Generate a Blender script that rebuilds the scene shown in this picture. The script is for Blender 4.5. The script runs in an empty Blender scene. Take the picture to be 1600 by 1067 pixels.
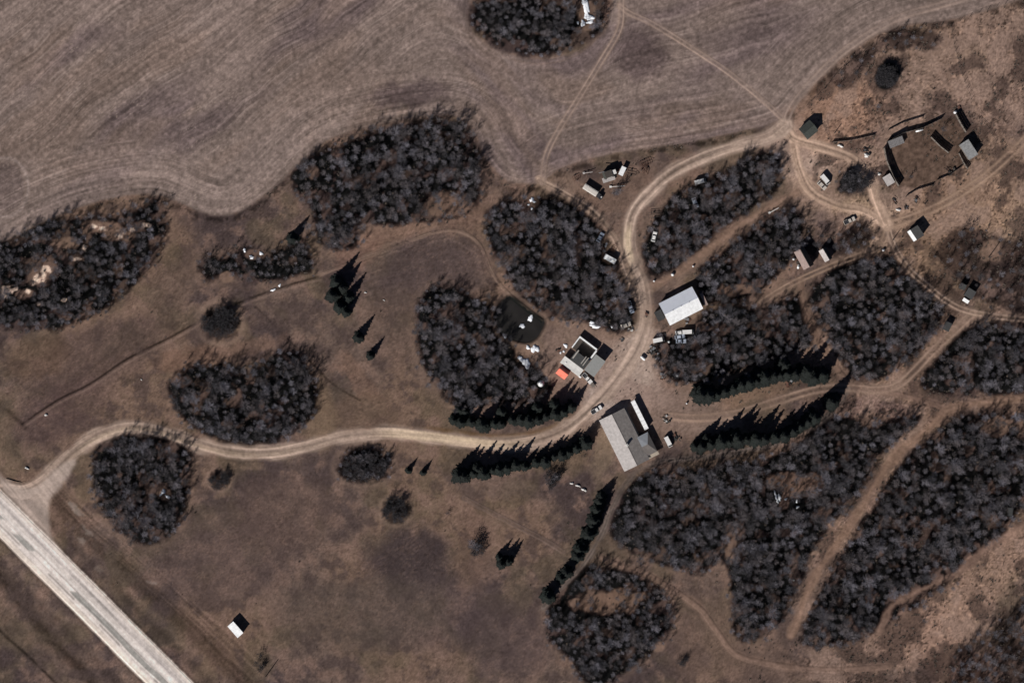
import bpy, math, random
import numpy as np
from mathutils import Vector, Matrix

random.seed(7)
rng = np.random.default_rng(7)
S = 0.28                                   # metres per photograph pixel (1600 px wide)
scene = bpy.context.scene
col = scene.collection

# ------------------------------------------------------------------ camera, sky, sun, exposure
CAM_H = 1000.0
cam_d = bpy.data.cameras.new('camera'); cam = bpy.data.objects.new('camera', cam_d); col.objects.link(cam)
cam.location = (0, 0, CAM_H); cam.rotation_euler = (0, 0, 0)
cam_d.sensor_width = 36; cam_d.lens = 36 * CAM_H / (1600 * S); cam_d.clip_start = 10; cam_d.clip_end = 20000
scene.camera = cam
SUN_EL = math.radians(35)
SHD = Vector((0.58, 0.81, 0)).normalized()          # direction in which shadows fall
w = bpy.data.worlds.new('World'); scene.world = w; w.use_nodes = True
nt = w.node_tree; bg = nt.nodes['Background']
sk = nt.nodes.new('ShaderNodeTexSky'); sk.sky_type = 'NISHITA'; sk.sun_disc = False
sk.sun_elevation = SUN_EL; sk.air_density = .45; sk.dust_density = .2; sk.ozone_density = 1.0; sk.altitude = 600
sk.sun_rotation = math.atan2(-SHD.x, -SHD.y)
nt.links.new(sk.outputs[0], bg.inputs[0]); bg.inputs[1].default_value = 0.05
sd = bpy.data.lights.new('sun', 'SUN'); sd.energy = 5.0; sd.angle = math.radians(0.5); sd.color = (1.0, 0.965, 0.92)
sun = bpy.data.objects.new('sun', sd); col.objects.link(sun)
v = Vector((SHD.x * math.cos(SUN_EL), SHD.y * math.cos(SUN_EL), -math.sin(SUN_EL)))
sun.rotation_euler = v.to_track_quat('-Z', 'Y').to_euler(); sun.location = (-150, -200, 200)
vs = scene.view_settings
vs.view_transform = 'Standard'; vs.look = 'None'; vs.exposure = 0.0; vs.gamma = 1.0; vs.use_curve_mapping = False
scene.render.engine = 'CYCLES'; scene.cycles.pixel_filter_type = 'BLACKMAN_HARRIS'; scene.cycles.filter_width = 1.5
KALB = 1.08                                  # photographed tone -> surface colour

# ------------------------------------------------------------------ numeric helpers
def W(px, py, z=0.0): return Vector(((px - 800) * S, (533.5 - py) * S, z))

def hsh(ix, iy, seed):
    h = (ix.astype(np.int64) * 374761393 + iy.astype(np.int64) * 668265263 + seed * 974634777) & 0xffffffff
    h = ((h ^ (h >> 13)) * 1274126177) & 0xffffffff
    h = (h ^ (h >> 16)) & 0xffffffff
    h = (h * 2246822519) & 0xffffffff
    h = h ^ (h >> 15)
    return (h & 0xffff).astype(np.float64) / 65535.0

def vn(x, y, seed=0):
    ix = np.floor(x); iy = np.floor(y); fx = x - ix; fy = y - iy
    fx = fx * fx * (3 - 2 * fx); fy = fy * fy * (3 - 2 * fy)
    a = hsh(ix, iy, seed); b = hsh(ix + 1, iy, seed); c = hsh(ix, iy + 1, seed); d = hsh(ix + 1, iy + 1, seed)
    return (a + (b - a) * fx) * (1 - fy) + (c + (d - c) * fx) * fy

def fbm(x, y, seed=0, o=4, g=0.5):
    s = 0; t = 0; a = 1.0
    ca, sa = 0.8, 0.6
    for k in range(o):
        s = s + a * vn(x, y, seed + 17 * k); t += a; a *= g
        x, y = (x * ca - y * sa) * 2.03 + 11.3, (x * sa + y * ca) * 2.03 - 7.1
    return s / t

def sstep(a, b, x):
    t = np.clip((x - a) / (b - a), 0, 1); return t * t * (3 - 2 * t)

def smooth(pts, closed=False, n=5):
    P = [np.array(p, float) for p in pts]; N = len(P); out = []
    segs = N if closed else N - 1
    for i in range(segs):
        if closed: p0, p1, p2, p3 = P[i - 1], P[i], P[(i + 1) % N], P[(i + 2) % N]
        else: p0, p1, p2, p3 = P[max(i - 1, 0)], P[i], P[i + 1], P[min(i + 2, N - 1)]
        for k in range(n):
            t = k / n
            out.append(0.5 * ((2 * p1) + (-p0 + p2) * t + (2 * p0 - 5 * p1 + 4 * p2 - p3) * t * t + (-p0 + 3 * p1 - 3 * p2 + p3) * t ** 3))
    if not closed: out.append(P[-1])
    return np.array(out)

def pl_dist(x, y, pts, cut=60, closed=False):
    """distance to a polyline, arc position and signed side; only computed near it"""
    d = np.full(x.shape, 1e9); al = np.zeros(x.shape); sg = np.zeros(x.shape)
    L = 0.0; N = len(pts)
    for i in range(N if closed else N - 1):
        a = pts[i]; b = pts[(i + 1) % N]; e = b - a; l2 = float(e @ e)
        if l2 < 1e-9: continue
        m = np.nonzero((x > min(a[0], b[0]) - cut) & (x < max(a[0], b[0]) + cut) & (y > min(a[1], b[1]) - cut) & (y < max(a[1], b[1]) + cut))[0]
        ln = math.sqrt(l2)
        if len(m):
            xx = x[m] - a[0]; yy = y[m] - a[1]
            t = np.clip((xx * e[0] + yy * e[1]) / l2, 0, 1)
            dd = np.hypot(xx - t * e[0], yy - t * e[1])
            cr = (e[0] * yy - e[1] * xx)
            k = dd < d[m]; mm = m[k]
            d[mm] = dd[k]; al[mm] = L + t[k] * ln; sg[mm] = np.sign(cr[k])
        L += ln
    return d, al, sg

def inside(x, y, P):
    r = np.zeros(x.shape, bool); N = len(P)
    bb = np.nonzero((x >= P[:, 0].min()) & (x <= P[:, 0].max()) & (y >= P[:, 1].min()) & (y <= P[:, 1].max()))[0]
    if not len(bb): return r
    xx = x[bb]; yy = y[bb]; c = np.zeros(len(bb), bool)
    for i in range(N):
        x1, y1 = P[i]; x2, y2 = P[(i + 1) % N]
        if y1 == y2: continue
        m = ((y1 > yy) != (y2 > yy)) & (xx < (x2 - x1) * (yy - y1) / (y2 - y1) + x1)
        c ^= m
    r[bb] = c
    return r

def sdist(x, y, P, cut=40):
    d, _, _ = pl_dist(x, y, P, cut, True); d = np.minimum(d, cut)
    return np.where(inside(x, y, P), -d, d)

# ------------------------------------------------------------------ the plan of the place, in photograph pixels
FIELD_EDGE = [(-420, 430), (-150, 405), (0, 378), (60, 350), (130, 322), (200, 306), (250, 305), (300, 326), (340, 337), (375, 331), (420, 300), (460, 262),
              (510, 222), (560, 202), (640, 186), (700, 180), (738, 198), (757, 243), (792, 283), (842, 286), (875, 264), (950, 242), (1050, 226),
              (1150, 207), (1212, 190), (1243, 163), (1290, 113), (1340, 73), (1400, 43), (1470, 35), (1540, 18), (1600, -2), (1750, -60), (2050, -200)]
FIELD = np.array(list(map(tuple, smooth(FIELD_EDGE, False, 4))) + [(2050, -900), (-420, -900)])
FEDGE = smooth(FIELD_EDGE, False, 3)

# name, centre line, half width, colour, kind
HOLE_TONE = (140, 116, 98)
T_GR, T_TW, T_FA = 'gravel', 'twin', 'faint'
TRACKS = [
 ('driveway', [(6, 762), (38, 766), (72, 748), (108, 712), (150, 684), (200, 668), (250, 675), (300, 691), (360, 706), (420, 708), (480, 697), (540, 681), (600, 676), (660, 681), (720, 689), (780, 695), (830, 690), (870, 678), (902, 657), (930, 630), (957, 600), (985, 562), (1003, 525), (1010, 490), (1003, 440), (986, 400), (982, 370), (990, 332), (1014, 302), (1050, 271), (1100, 246), (1150, 229), (1200, 216), (1226, 196)], 13, (156, 138, 121), T_GR),
 ('field_track', [(1226, 196), (1240, 163), (1281, 115), (1330, 72), (1400, 30), (1470, 8), (1560, -20), (1700, -70)], 8, (150, 132, 118), T_TW),
 ('field_track', [(972, -60), (971, 0), (968, 45), (940, 95), (905, 152), (872, 205), (853, 245), (848, 285)], 6.5, (158, 138, 122), T_TW),
 ('field_track', [(968, 10), (985, 22), (1020, 38), (1080, 75), (1140, 115), (1195, 160), (1224, 187)], 5.5, (160, 140, 124), T_TW),
 ('farm_track', [(842, 282), (880, 302), (925, 330), (955, 364), (972, 400), (986, 440), (1000, 470)], 8, (150, 130, 112), T_GR),
 ('farm_track', [(1226, 198), (1242, 218), (1290, 232), (1330, 247), (1357, 277), (1370, 315), (1384, 348)], 10, (170, 146, 124), T_GR),
 ('farm_track', [(1240, 225), (1248, 262), (1268, 300), (1310, 322), (1350, 330), (1388, 352)], 9, (168, 144, 122), T_GR),
 ('farm_track', [(1388, 352), (1430, 338), (1480, 315), (1530, 283), (1575, 245), (1640, 180)], 9, (158, 134, 112), T_TW),
 ('farm_track', [(1386, 350), (1396, 383), (1420, 420), (1450, 447), (1480, 471), (1520, 488), (1600, 499), (1720, 505)], 6.5, (166, 144, 124), T_TW),
 ('farm_track', [(1388, 352), (1375, 385), (1340, 400), (1300, 415), (1250, 437), (1215, 456), (1190, 472)], 6.5, (150, 128, 108), T_TW),
 ('farm_track', [(1012, 452), (1050, 431), (1090, 402), (1130, 371), (1170, 342), (1220, 314), (1250, 300)], 5.5, (140, 116, 98), T_FA),
 ('farm_track', [(1250, 437), (1256, 480), (1275, 525), (1300, 562), (1325, 600)], 5.5, (128, 106, 90), T_FA),
 ('farm_track', [(1520, 490), (1497, 512), (1462, 545), (1428, 580), (1402, 602), (1370, 609), (1330, 606), (1280, 608), (1220, 625), (1150, 646), (1090, 653), (1045, 650)], 9, (150, 128, 110), T_TW),
 ('farm_track', [(1370, 608), (1420, 620), (1470, 634)], 4.5, (128, 106, 92), T_FA),
 ('farm_track', [(1720, 612), (1600, 623), (1540, 629), (1482, 642), (1442, 675), (1402, 710), (1370, 750), (1340, 800), (1310, 845), (1282, 885), (1256, 940), (1236, 992)], 6.5, (140, 115, 96), T_FA),
 ('farm_track', [(940, 872), (965, 882), (1010, 897), (1060, 926), (1095, 952), (1120, 985), (1150, 1022), (1200, 1036), (1290, 1046), (1390, 1041)], 5, (132, 110, 95), T_FA),
 ('footpath', [(1325, 600), (1318, 625), (1280, 660), (1220, 690), (1150, 707), (1070, 716), (1020, 724), (985, 744), (957, 788), (941, 830), (912, 880), (880, 917), (848, 948)], 5.5, (108, 98, 90), T_GR),
 ('field_track', [(725, 778), (790, 812), (850, 843), (880, 862)], 5, (116, 100, 90), T_TW),
 ('farm_track', [(1700, 730), (1605, 818), (1552, 850), (1500, 890), (1442, 920), (1392, 948), (1372, 985)], 6, (150, 124, 106), T_FA),
 ('footpath', [(500, 430), (550, 410), (620, 385), (680, 363), (720, 362), (750, 383), (770, 428), (800, 464), (848, 502)], 2.2, (136, 116, 100), T_GR),
]
TR = [(n, smooth(p, False, 6), hw, c, k) for n, p, hw, c, k in TRACKS]

GROVES = [
 # label, polygon, spacing px, tree size, holes [(cx,cy,rx,ry)]
 ('the bluff in the ploughed field', [(738, 25), (745, 52), (782, 76), (830, 88), (880, 84), (922, 64), (945, 35), (935, -15), (760, -15)], 10, .85, [(915, 25, 14, 24)]),
 ('the long western slough grove', [(-40, 400), (60, 352), (130, 337), (200, 332), (240, 312), (260, 325), (262, 362), (240, 412), (200, 452), (150, 492), (90, 515), (30, 515), (-40, 495)], 10, .85, [(160, 355, 42, 12), (62, 422, 26, 22), (185, 368, 28, 8), (40, 460, 20, 8), (100, 380, 20, 8)]),
 ('the wide northern grove', [(458, 272), (480, 250), (520, 232), (560, 215), (640, 192), (700, 184), (727, 200), (747, 240), (752, 300), (735, 332), (690, 347), (620, 352), (567, 352), (560, 386), (520, 393), (495, 372), (485, 322), (462, 302)], 10.5, 1.0, [(700, 320, 35, 20), (490, 270, 10, 10)]),
 ('the small ragged grove', [(308, 412), (330, 398), (350, 400), (375, 388), (430, 392), (462, 370), (480, 375), (492, 410), (485, 425), (440, 438), (385, 442), (360, 430), (325, 440)], 10, .75, [(398, 398, 18, 7), (355, 432, 12, 8)]),
 ('the oval grove above the driveway', [(264, 605), (278, 582), (300, 573), (350, 568), (400, 570), (432, 552), (462, 550), (482, 570), (499, 612), (480, 660), (430, 690), (380, 696), (320, 680), (282, 652)], 10.5, 1.0, []),
 ('the round grove beside the highway', [(145, 712), (168, 682), (220, 668), (270, 680), (298, 705), (297, 750), (286, 810), (250, 846), (200, 840), (160, 802), (145, 762)], 10, .95, [(257, 770, 10, 10)]),
 ('the grove west of the lane', [(764, 328), (800, 312), (880, 310), (930, 345), (948, 380), (975, 425), (985, 462), (993, 500), (965, 520), (900, 505), (842, 488), (800, 450), (772, 405), (755, 362)], 10.5, 1.0, [(833, 316, 10, 8), (952, 402, 13, 9)]),
 ('the crescent grove by the pond', [(650, 478), (668, 450), (692, 442), (722, 455), (770, 478), (778, 512), (802, 540), (828, 560), (850, 582), (862, 606), (830, 628), (770, 632), (715, 640), (672, 592), (650, 542)], 10.5, 1.0, [(820, 553, 18, 14)]),
 ('the grove below the corral road', [(1012, 362), (1045, 312), (1070, 292), (1125, 268), (1180, 240), (1208, 238), (1224, 262), (1214, 298), (1170, 332), (1122, 370), (1062, 420), (1022, 436), (1005, 412)], 10.5, 1.0, []),
 ('the scrubby grove behind the barn', [(1092, 420), (1150, 376), (1212, 330), (1252, 336), (1262, 380), (1236, 414), (1196, 452), (1160, 472), (1110, 478), (1090, 445)], 10.5, .95, [(1155, 452, 26, 10)]),
 ('the grove above the upper spruces', [(1025, 530), (1065, 518), (1110, 478), (1200, 478), (1240, 455), (1262, 492), (1268, 540), (1205, 562), (1122, 592), (1070, 602), (1030, 582)], 10.5, .95, []),
 ('the grove inside the track triangle', [(1272, 445), (1322, 405), (1372, 392), (1398, 402), (1440, 442), (1472, 490), (1462, 520), (1422, 562), (1372, 596), (1332, 592), (1300, 545), (1268, 482)], 10.5, .95, []),
 ('the grove at the east edge', [(1438, 602), (1472, 552), (1522, 508), (1640, 508), (1640, 605), (1522, 618)], 11, .95, []),
 ('the big southern wood', [(962, 792), (1000, 744), (1070, 732), (1150, 720), (1232, 700), (1300, 650), (1400, 652), (1440, 652), (1382, 708), (1340, 770), (1292, 830), (1252, 898), (1220, 970), (1160, 1003), (1142, 962), (1132, 882), (1092, 897), (1030, 880), (960, 845)], 10.5, 1.0, [(1245, 755, 42, 18), (1140, 850, 8, 30), (1360, 655, 30, 12)]),
 ('the big south-eastern wood', [(1482, 660), (1560, 645), (1650, 660), (1650, 760), (1592, 800), (1560, 850), (1500, 898), (1422, 952), (1332, 1003), (1250, 1003), (1292, 900), (1342, 822), (1402, 732)], 10.5, 1.0, [(1570, 665, 40, 14)]),
 ('the hollow southern grove', [(852, 962), (880, 900), (930, 882), (1000, 897), (1045, 930), (1055, 972), (1022, 1012), (985, 1042), (930, 1080), (890, 1032), (860, 1002)], 10, .85, [(945, 940, 56, 20), (900, 940, 18, 10), (1030, 1010, 10, 8)]),
 ('the grove around the old sheds', [(1262, 400), (1262, 372), (1300, 372), (1322, 352), (1350, 345), (1366, 366), (1352, 392), (1310, 404)], 12, .8, [(1290, 395, 14, 10)]),
 ('the little grove in the loop', [(1305, 290), (1318, 270), (1345, 270), (1352, 288), (1335, 300), (1315, 302)], 8, .7, []),
 ('the sparse eastern scrub', [(1455, 400), (1480, 365), (1520, 350), (1560, 372), (1640, 385), (1640, 480), (1560, 482), (1510, 455), (1485, 425)], 17, .75, [(1550, 395, 20, 14)]),
 ('the south-east corner grove', [(1480, 1060), (1500, 1010), (1550, 980), (1640, 920), (1640, 1100), (1480, 1100)], 12, .85, []),
 ('the north-east fence scrub', [(1300, 118), (1362, 68), (1400, 45), (1460, 48), (1465, 75), (1420, 80), (1370, 85), (1335, 130), (1310, 138)], 14, .55, []),
 ('the dark clump below the driveway', [(527, 735), (540, 708), (575, 698), (600, 702), (612, 730), (600, 748), (560, 752), (535, 750)], 8, .6, [(551, 723, 5, 5)]),
]
GR = [(n, smooth(p, True, 4), sp, sz, h) for n, p, sp, sz, h in GROVES]

POND = smooth([(797, 463), (812, 471), (832, 487), (850, 500), (848, 512), (838, 528), (822, 535), (800, 530), (782, 520), (775, 500), (776, 484), (784, 471)], True, 4)
CLUMP_BED = smooth([(1375, 102), (1391, 100), (1402, 108), (1404, 120), (1397, 133), (1383, 141), (1370, 135), (1367, 120), (1371, 110)], True, 4)
CORRAL = np.array([(1384, 232), (1412, 212), (1472, 186), (1492, 184), (1510, 214), (1500, 262), (1462, 284), (1430, 296), (1402, 292), (1390, 262)], float)
PADS = [
 (985, 590, 62, 38, -40, (150, 130, 114), .9), (960, 545, 40, 25, -50, (140, 118, 102), .8), (880, 620, 30, 26, -30, (128, 108, 96), .6), (925, 650, 40, 22, -35, (150, 132, 116), .6),
 (945, 700, 18, 50, 20, (128, 112, 92), .7), (1240, 250, 26, 40, 0, (168, 145, 124), .9), (1385, 345, 38, 28, 20, (170, 146, 124), .95), (1310, 240, 40, 16, 15, (150, 126, 106), .6),
 (1040, 650, 40, 28, 10, (118, 100, 88), .6), (1000, 640, 60, 26, 10, (136, 116, 102), .6), (960, 300, 75, 30, -20, (118, 98, 84), .6), (972, 12, 30, 30, 0, (140, 112, 96), .7), (880, 290, 50, 22, 20, (130, 110, 94), .6),
 (1300, 190, 70, 60, 0, (144, 121, 104), .75), (1420, 130, 110, 80, 0, (132, 112, 97), .8), (1560, 100, 90, 130, 0, (136, 115, 99), .75), (1560, 330, 80, 60, 0, (152, 130, 108), .85), (1480, 300, 70, 30, -30, (136, 114, 96), .7),
 (1430, 400, 60, 50, 40, (116, 98, 80), .6), (1440, 985, 100, 50, -25, (146, 120, 102), .85), (1530, 900, 90, 50, -38, (142, 118, 100), .8), (1500, 1040, 60, 35, 0, (122, 96, 82), .6),
 (1290, 1050, 90, 26, 0, (104, 88, 78), .7), (1180, 1035, 60, 50, 0, (112, 94, 82), .6), (1100, 1000, 60, 70, 0, (112, 94, 82), .6), (1250, 755, 50, 22, 10, (122, 98, 86), .8),
 (950, 940, 50, 18, -5, (124, 100, 80), .8), (620, 368, 70, 20, -18, (140, 114, 96), .75), (560, 400, 40, 22, -20, (126, 100, 86), .6), (720, 320, 45, 40, 0, (112, 92, 80), .8), (1370, 640, 60, 20, 10, (116, 96, 88), .8),
 (1150, 440, 50, 26, -20, (112, 92, 82), .7), (1200, 600, 110, 18, -18, (128, 106, 88), .7), (1330, 580, 20, 30, 0, (124, 104, 90), .6), (560, 650, 60, 40, 0, (110, 92, 78), .7), (500, 640, 26, 60, -10, (122, 104, 84), .7),
 (700, 560, 60, 70, 0, (100, 88, 82), .5), (640, 880, 75, 58, 10, (76, 67, 66), .9), (690, 960, 100, 60, 0, (92, 80, 78), .5), (560, 960, 140, 60, 0, (92, 82, 74), .6), (740, 860, 30, 70, 0, (112, 92, 80), .5),
 (350, 870, 120, 80, 0, (98, 84, 78), .6), (450, 800, 90, 70, 0, (102, 86, 78), .6), (800, 1000, 70, 70, 0, (88, 76, 74), .6), (670, 430, 100, 60, -15, (92, 80, 76), .9), (620, 500, 50, 60, 20, (100, 86, 76), .6),
 (150, 560, 140, 50, -25, (92, 78, 72), .7), (60, 560, 60, 30, -10, (108, 88, 72), .5), (100, 640, 90, 40, -25, (94, 78, 74), .6), (300, 560, 60, 20, -10, (118, 94, 78), .6), (40, 545, 40, 18, -5, (110, 94, 78), .5),
 (1050, 470, 14, 40, 10, (140, 120, 104), .6), (1120, 655, 40, 12, -5, (130, 116, 106), .5), (1600, 560, 30, 50, 0, (100, 84, 80), .5), (280, 445, 60, 40, -40, (100, 86, 76), .6), (380, 545, 80, 12, -12, (120, 98, 84), .6),
 (560, 590, 14, 50, -40, (122, 98, 82), .5), (760, 750, 70, 26, 10, (106, 92, 84), .5), (20, 290, 26, 45, 5, (82, 72, 72), .75),

 (1330, 200, 100, 80, 0, (134, 111, 95), .5), (1250, 240, 52, 48, 30, (168, 146, 128), .97), (1260, 300, 36, 30, 30, (150, 127, 108), .85), (1390, 348, 60, 40, 10, (160, 137, 116), .95), (1320, 238, 60, 22, 15, (146, 124, 106), .8), (1340, 315, 60, 20, 5, (152, 130, 106), .8),
 (1310, 180, 80, 60, -30, (142, 114, 94), .8), (1250, 150, 20, 20, 0, (120, 100, 86), .5), (1500, 330, 110, 60, -25, (136, 112, 92), .7), (1550, 250, 70, 50, 0, (134, 112, 94), .7),
 (992, 572, 74, 50, -50, (166, 149, 133), .92), (1060, 640, 80, 40, 5, (132, 114, 101), .8), (1050, 560, 30, 60, 0, (128, 106, 94), .5), (905, 560, 75, 65, 0, (138, 118, 104), .75), (955, 618, 56, 38, -30, (166, 150, 136), .9), (990, 610, 60, 30, 10, (148, 128, 114), .8), (1440, 430, 60, 60, 45, (120, 100, 82), .6),  # soft bare-earth pads: cx, cy, rx, ry, angle, colour, strength
]
# straw-pale reed patches, wallows, gravel spill
REEDS = [(75, 421, 7, 6), (57, 437, 8, 8), (68, 428, 5, 12), (186, 368, 8, 8), (160, 357, 10, 5), (148, 354, 7, 4), (132, 387, 6, 5), (228, 352, 10, 4), (45, 455, 5, 4), (100, 469, 5, 3), (10, 452, 12, 8), (8, 462, 5, 4),
         (25, 452, 6, 4), (60, 475, 4, 4), (120, 405, 7, 3), (206, 360, 5, 4)]

def mixc(C, c, m):
    m = m[:, None]; return C * (1 - m) + np.array(c, float)[None, :] * m

def rot_ell(x, y, cx, cy, rx, ry, ang):
    a = math.radians(ang); dx = x - cx; dy = y - cy
    return np.hypot((dx * math.cos(a) + dy * math.sin(a)) / rx, (-dx * math.sin(a) + dy * math.cos(a)) / ry)

def highway(x, y):
    wob = 1.2 * (fbm(x * .03, y * .03, 91, 2) - .5)
    return (y - x - 765) / 1.41421 + wob, (x + y) / 1.41421
HWW = 52.5

def ground_color(x, y):
    n1 = fbm(x / 90, y / 90, 1, 4); n2 = fbm(x / 22, y / 22, 2, 4, .6); n3 = fbm(x / 5, y / 5, 3, 3, .65); n4 = fbm(x / 160, y / 160, 5, 3)
    nh = fbm(x / 45, y / 45, 8, 3)
    C = np.empty((len(x), 3)); C[:] = (108, 93, 83)
    C = mixc(C, (86, 75, 72), sstep(.46, .68, n1)); C = mixc(C, (122, 102, 86), .9 * sstep(.5, .3, n4)); C = mixc(C, (124, 103, 90), .65 * sstep(.5, .68, n2)); C = mixc(C, (82, 71, 68), .55 * sstep(.48, .32, n2)); C = C * (1 + .14 * (vn(x / 1.7, y / 1.7, 345) - .5))[:, None]
    C = mixc(C, (98, 88, 70), .45 * sstep(.5, .7, nh))
    wx = x + 26 * (n1 - .5) + 22 * (n2 - .5); wy = y + 26 * (fbm(x / 60, y / 60, 31, 3) - .5) + 22 * (fbm(x / 18, y / 18, 32, 3) - .5)
    for cx, cy, rx, ry, a, c, st in PADS:
        bb = np.nonzero((np.abs(x - cx) < (rx + ry) * 1.6 + 30) & (np.abs(y - cy) < (rx + ry) * 1.6 + 30))[0]
        if len(bb):
            e = rot_ell(wx[bb], wy[bb], cx, cy, rx, ry, a)
            C[bb] = mixc(C[bb], c, st * sstep(1.25, .6, e))
    C = C * (1 + .04 * sstep(1150, 1320, x))[:, None]
    # mottle: stronger in the rough pasture on the right
    rough = sstep(1180, 1330, x + 40 * (n1 - .5)) * .8 + .2
    rough = np.maximum(rough, sstep(520, 300, y) * sstep(300, 420, x) * sstep(1100, 700, x) * .4)
    sp = sstep(.62, .78, fbm(x / 3.2, y / 3.2, 12, 2, .6))
    sp2 = sstep(.60, .8, fbm(x / 4.1, y / 4.1, 13, 2, .6))
    C = C * (1 - .42 * (rough * sp * sstep(.30, .5, n2 + .1))[:, None]) + (np.array([30., 24., 18.]) * .9)[None, :] * (rough * sp2)[:, None]
    fw = 5 * n2; r1 = 1 - np.abs(2 * fbm(x / 11 + fw, y / 5.5 - fw, 14, 3, .6) - 1); r2 = 1 - np.abs(2 * fbm(x / 6 - fw, y / 10 + fw, 15, 3, .6) - 1)
    fa = .35 + .65 * rough
    C = mixc(C, (146, 121, 103), .42 * fa * sstep(.86, .97, r1) * sstep(.42, .62, n2)); C = mixc(C, (66, 54, 48), .38 * fa * sstep(.86, .97, r2) * sstep(.40, .58, fbm(x / 16, y / 16, 18, 2)))
    pn = fbm(x / 34, y / 34, 600, 3); ea = sstep(1180, 1300, x)
    C = mixc(C, (148, 126, 110), .6 * ea * sstep(.46, .34, pn)); C = mixc(C, (78, 66, 60), .62 * ea * sstep(.54, .64, pn + .10 * (n2 - .5)))
    C = C * (1 + .17 * (vn(x / 1.8, y / 1.8, 344) - .5) * (.5 + rough))[:, None]
    # mown sweeps in the oval clearing and pasture
    dce, al, _ = pl_dist(x, y, TR[19][1], 90); k = sstep(85, 10, dce) * (rot_ell(x, y, 670, 430, 120, 75, -15) < 1.2)
    C = C * (1 + (.16 * k * (vn(dce / 3.3 + 3 * n2, al / 60, 40) - .5))[:, None])
    diag = vn((x * .62 + y * .78) / 3.5 + 4 * n2, (x * .78 - y * .62) / 70, 44) - .5
    C = C * (1 + (.12 * diag * sstep(520, 250, x) * sstep(660, 600, y))[:, None])
    # litter under the groves, with the shade between crowns painted in near black
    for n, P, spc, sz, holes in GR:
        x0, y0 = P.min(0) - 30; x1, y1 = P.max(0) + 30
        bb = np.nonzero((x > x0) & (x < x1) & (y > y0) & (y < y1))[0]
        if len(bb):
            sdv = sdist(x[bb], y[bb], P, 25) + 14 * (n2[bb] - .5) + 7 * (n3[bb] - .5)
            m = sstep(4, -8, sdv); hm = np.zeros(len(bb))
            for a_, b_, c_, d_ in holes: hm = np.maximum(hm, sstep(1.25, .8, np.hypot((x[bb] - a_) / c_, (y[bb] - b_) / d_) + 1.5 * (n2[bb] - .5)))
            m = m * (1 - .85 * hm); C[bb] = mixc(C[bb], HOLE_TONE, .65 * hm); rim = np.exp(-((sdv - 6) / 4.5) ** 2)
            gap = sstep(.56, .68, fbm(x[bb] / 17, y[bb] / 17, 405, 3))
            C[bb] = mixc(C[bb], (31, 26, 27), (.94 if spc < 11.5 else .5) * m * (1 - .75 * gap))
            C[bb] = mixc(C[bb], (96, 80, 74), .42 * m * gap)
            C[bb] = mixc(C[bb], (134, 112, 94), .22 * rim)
    # ---- ploughed field
    d, al, _ = pl_dist(x, y, FEDGE, 420); ins = inside(x, y, FIELD)
    sdv = np.where(ins, -np.minimum(d, 420), np.minimum(d, 420))
    fm = sstep(3, -3, sdv + 5 * (n2 - .5) + 3 * (n3 - .5))
    dg = -sdv
    sb = sdist(x, y, GR[0][1], 25) + 12 * (n2 - .5); fm = fm * sstep(1, 9, sb)
    pe = np.hypot((x - 842) / 1.35, y - 25)            # rings round the northern bluff
    wb = sstep(150, 75, pe)
    left = sstep(900, 650, x)
    pd = (x * .60 + y * .80) * left + (x * .30 + y * .95) * (1 - left)      # across-furrow coordinate of the diagonal passes
    ad = (x * .80 - y * .60) * left + (x * .95 - y * .30) * (1 - left)
    warp = 34 * (n4 - .5) + 10 * (fbm(x / 75, y / 75, 333, 2) - .5) + 4 * (n2 - .5)
    def streak(p, a, s):
        return (.75 * (vn(p / 1.7, a / 70, s) - .5) + .8 * (vn(p / 3.4, a / 110, s + 1) - .5) + .55 * (vn(p / 11, a / 160, s + 2) - .5) + .5 * (vn(p / 30, a / 260, s + 3) - .5))
    wA = sstep(120, 55, dg + 50 * (n1 - .5))
    sA = streak(dg + .15 * warp, al, 60); sB = streak(pd + warp, ad, 70); sC = streak(pe + .15 * warp, np.arctan2(y - 25, x - 842) * 120, 80)
    st = sB * (1 - wA) + sA * wA; st = st * (1 - wb) + sC * wb
    F = np.empty_like(C); F[:] = (127, 113, 103)
    F = mixc(F, (108, 95, 92), .8 * sstep(.46, .75, fbm((pd + warp) / 70, ad / 220, 22, 3)))
    F = mixc(F, (126, 110, 98), .7 * sstep(.48, .7, fbm((pd + warp) / 45, ad / 160, 23, 3)))
    F = mixc(F, (132, 118, 108), .75 * sstep(110, 30, dg) * sstep(620, 480, x) * sstep(.3, .6, n1 + .15))
    F = mixc(F, (92, 80, 78), .75 * sstep(1.2, .5, rot_ell(wx, wy, 640, 148, 75, 26, -5)))
    F = mixc(F, (88, 76, 75), .6 * sstep(1.2, .5, rot_ell(wx, wy, 1010, 90, 45, 40, 0)))
    F = mixc(F, (96, 84, 82), .35 * sstep(1.05, .8, rot_ell(x + 6 * (n2 - .5), y + 6 * (n2 - .5), 8, 293, 32, 42, 0)))
    F = mixc(F, (150, 136, 126), .7 * np.exp(-((rot_ell(x, y, 8, 293, 36, 46, 0) - 1) / .06) ** 2))
    F = F * (1 + .22 * st * (.35 + 1.1 * fbm(x / 60, y / 60, 77, 2)))[:, None]
    sw = vn((rot_ell(wx, wy, 500, 160, 1, 1, 0)) / 4.5, np.arctan2(y - 160, x - 500) * 9, 341) - .5     # turning circles of the tillage
    F = F * (1 + .16 * sw * sstep(85, 40, np.hypot(x - 500, (y - 160) * 1.4)))[:, None]
    sw = vn(np.hypot(x - 1010, y - 105) / 4.0, np.arctan2(y - 105, x - 1010) * 8, 342) - .5
    F = F * (1 + .16 * sw * sstep(60, 25, np.hypot(x - 1010, y - 105)))[:, None]
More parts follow.
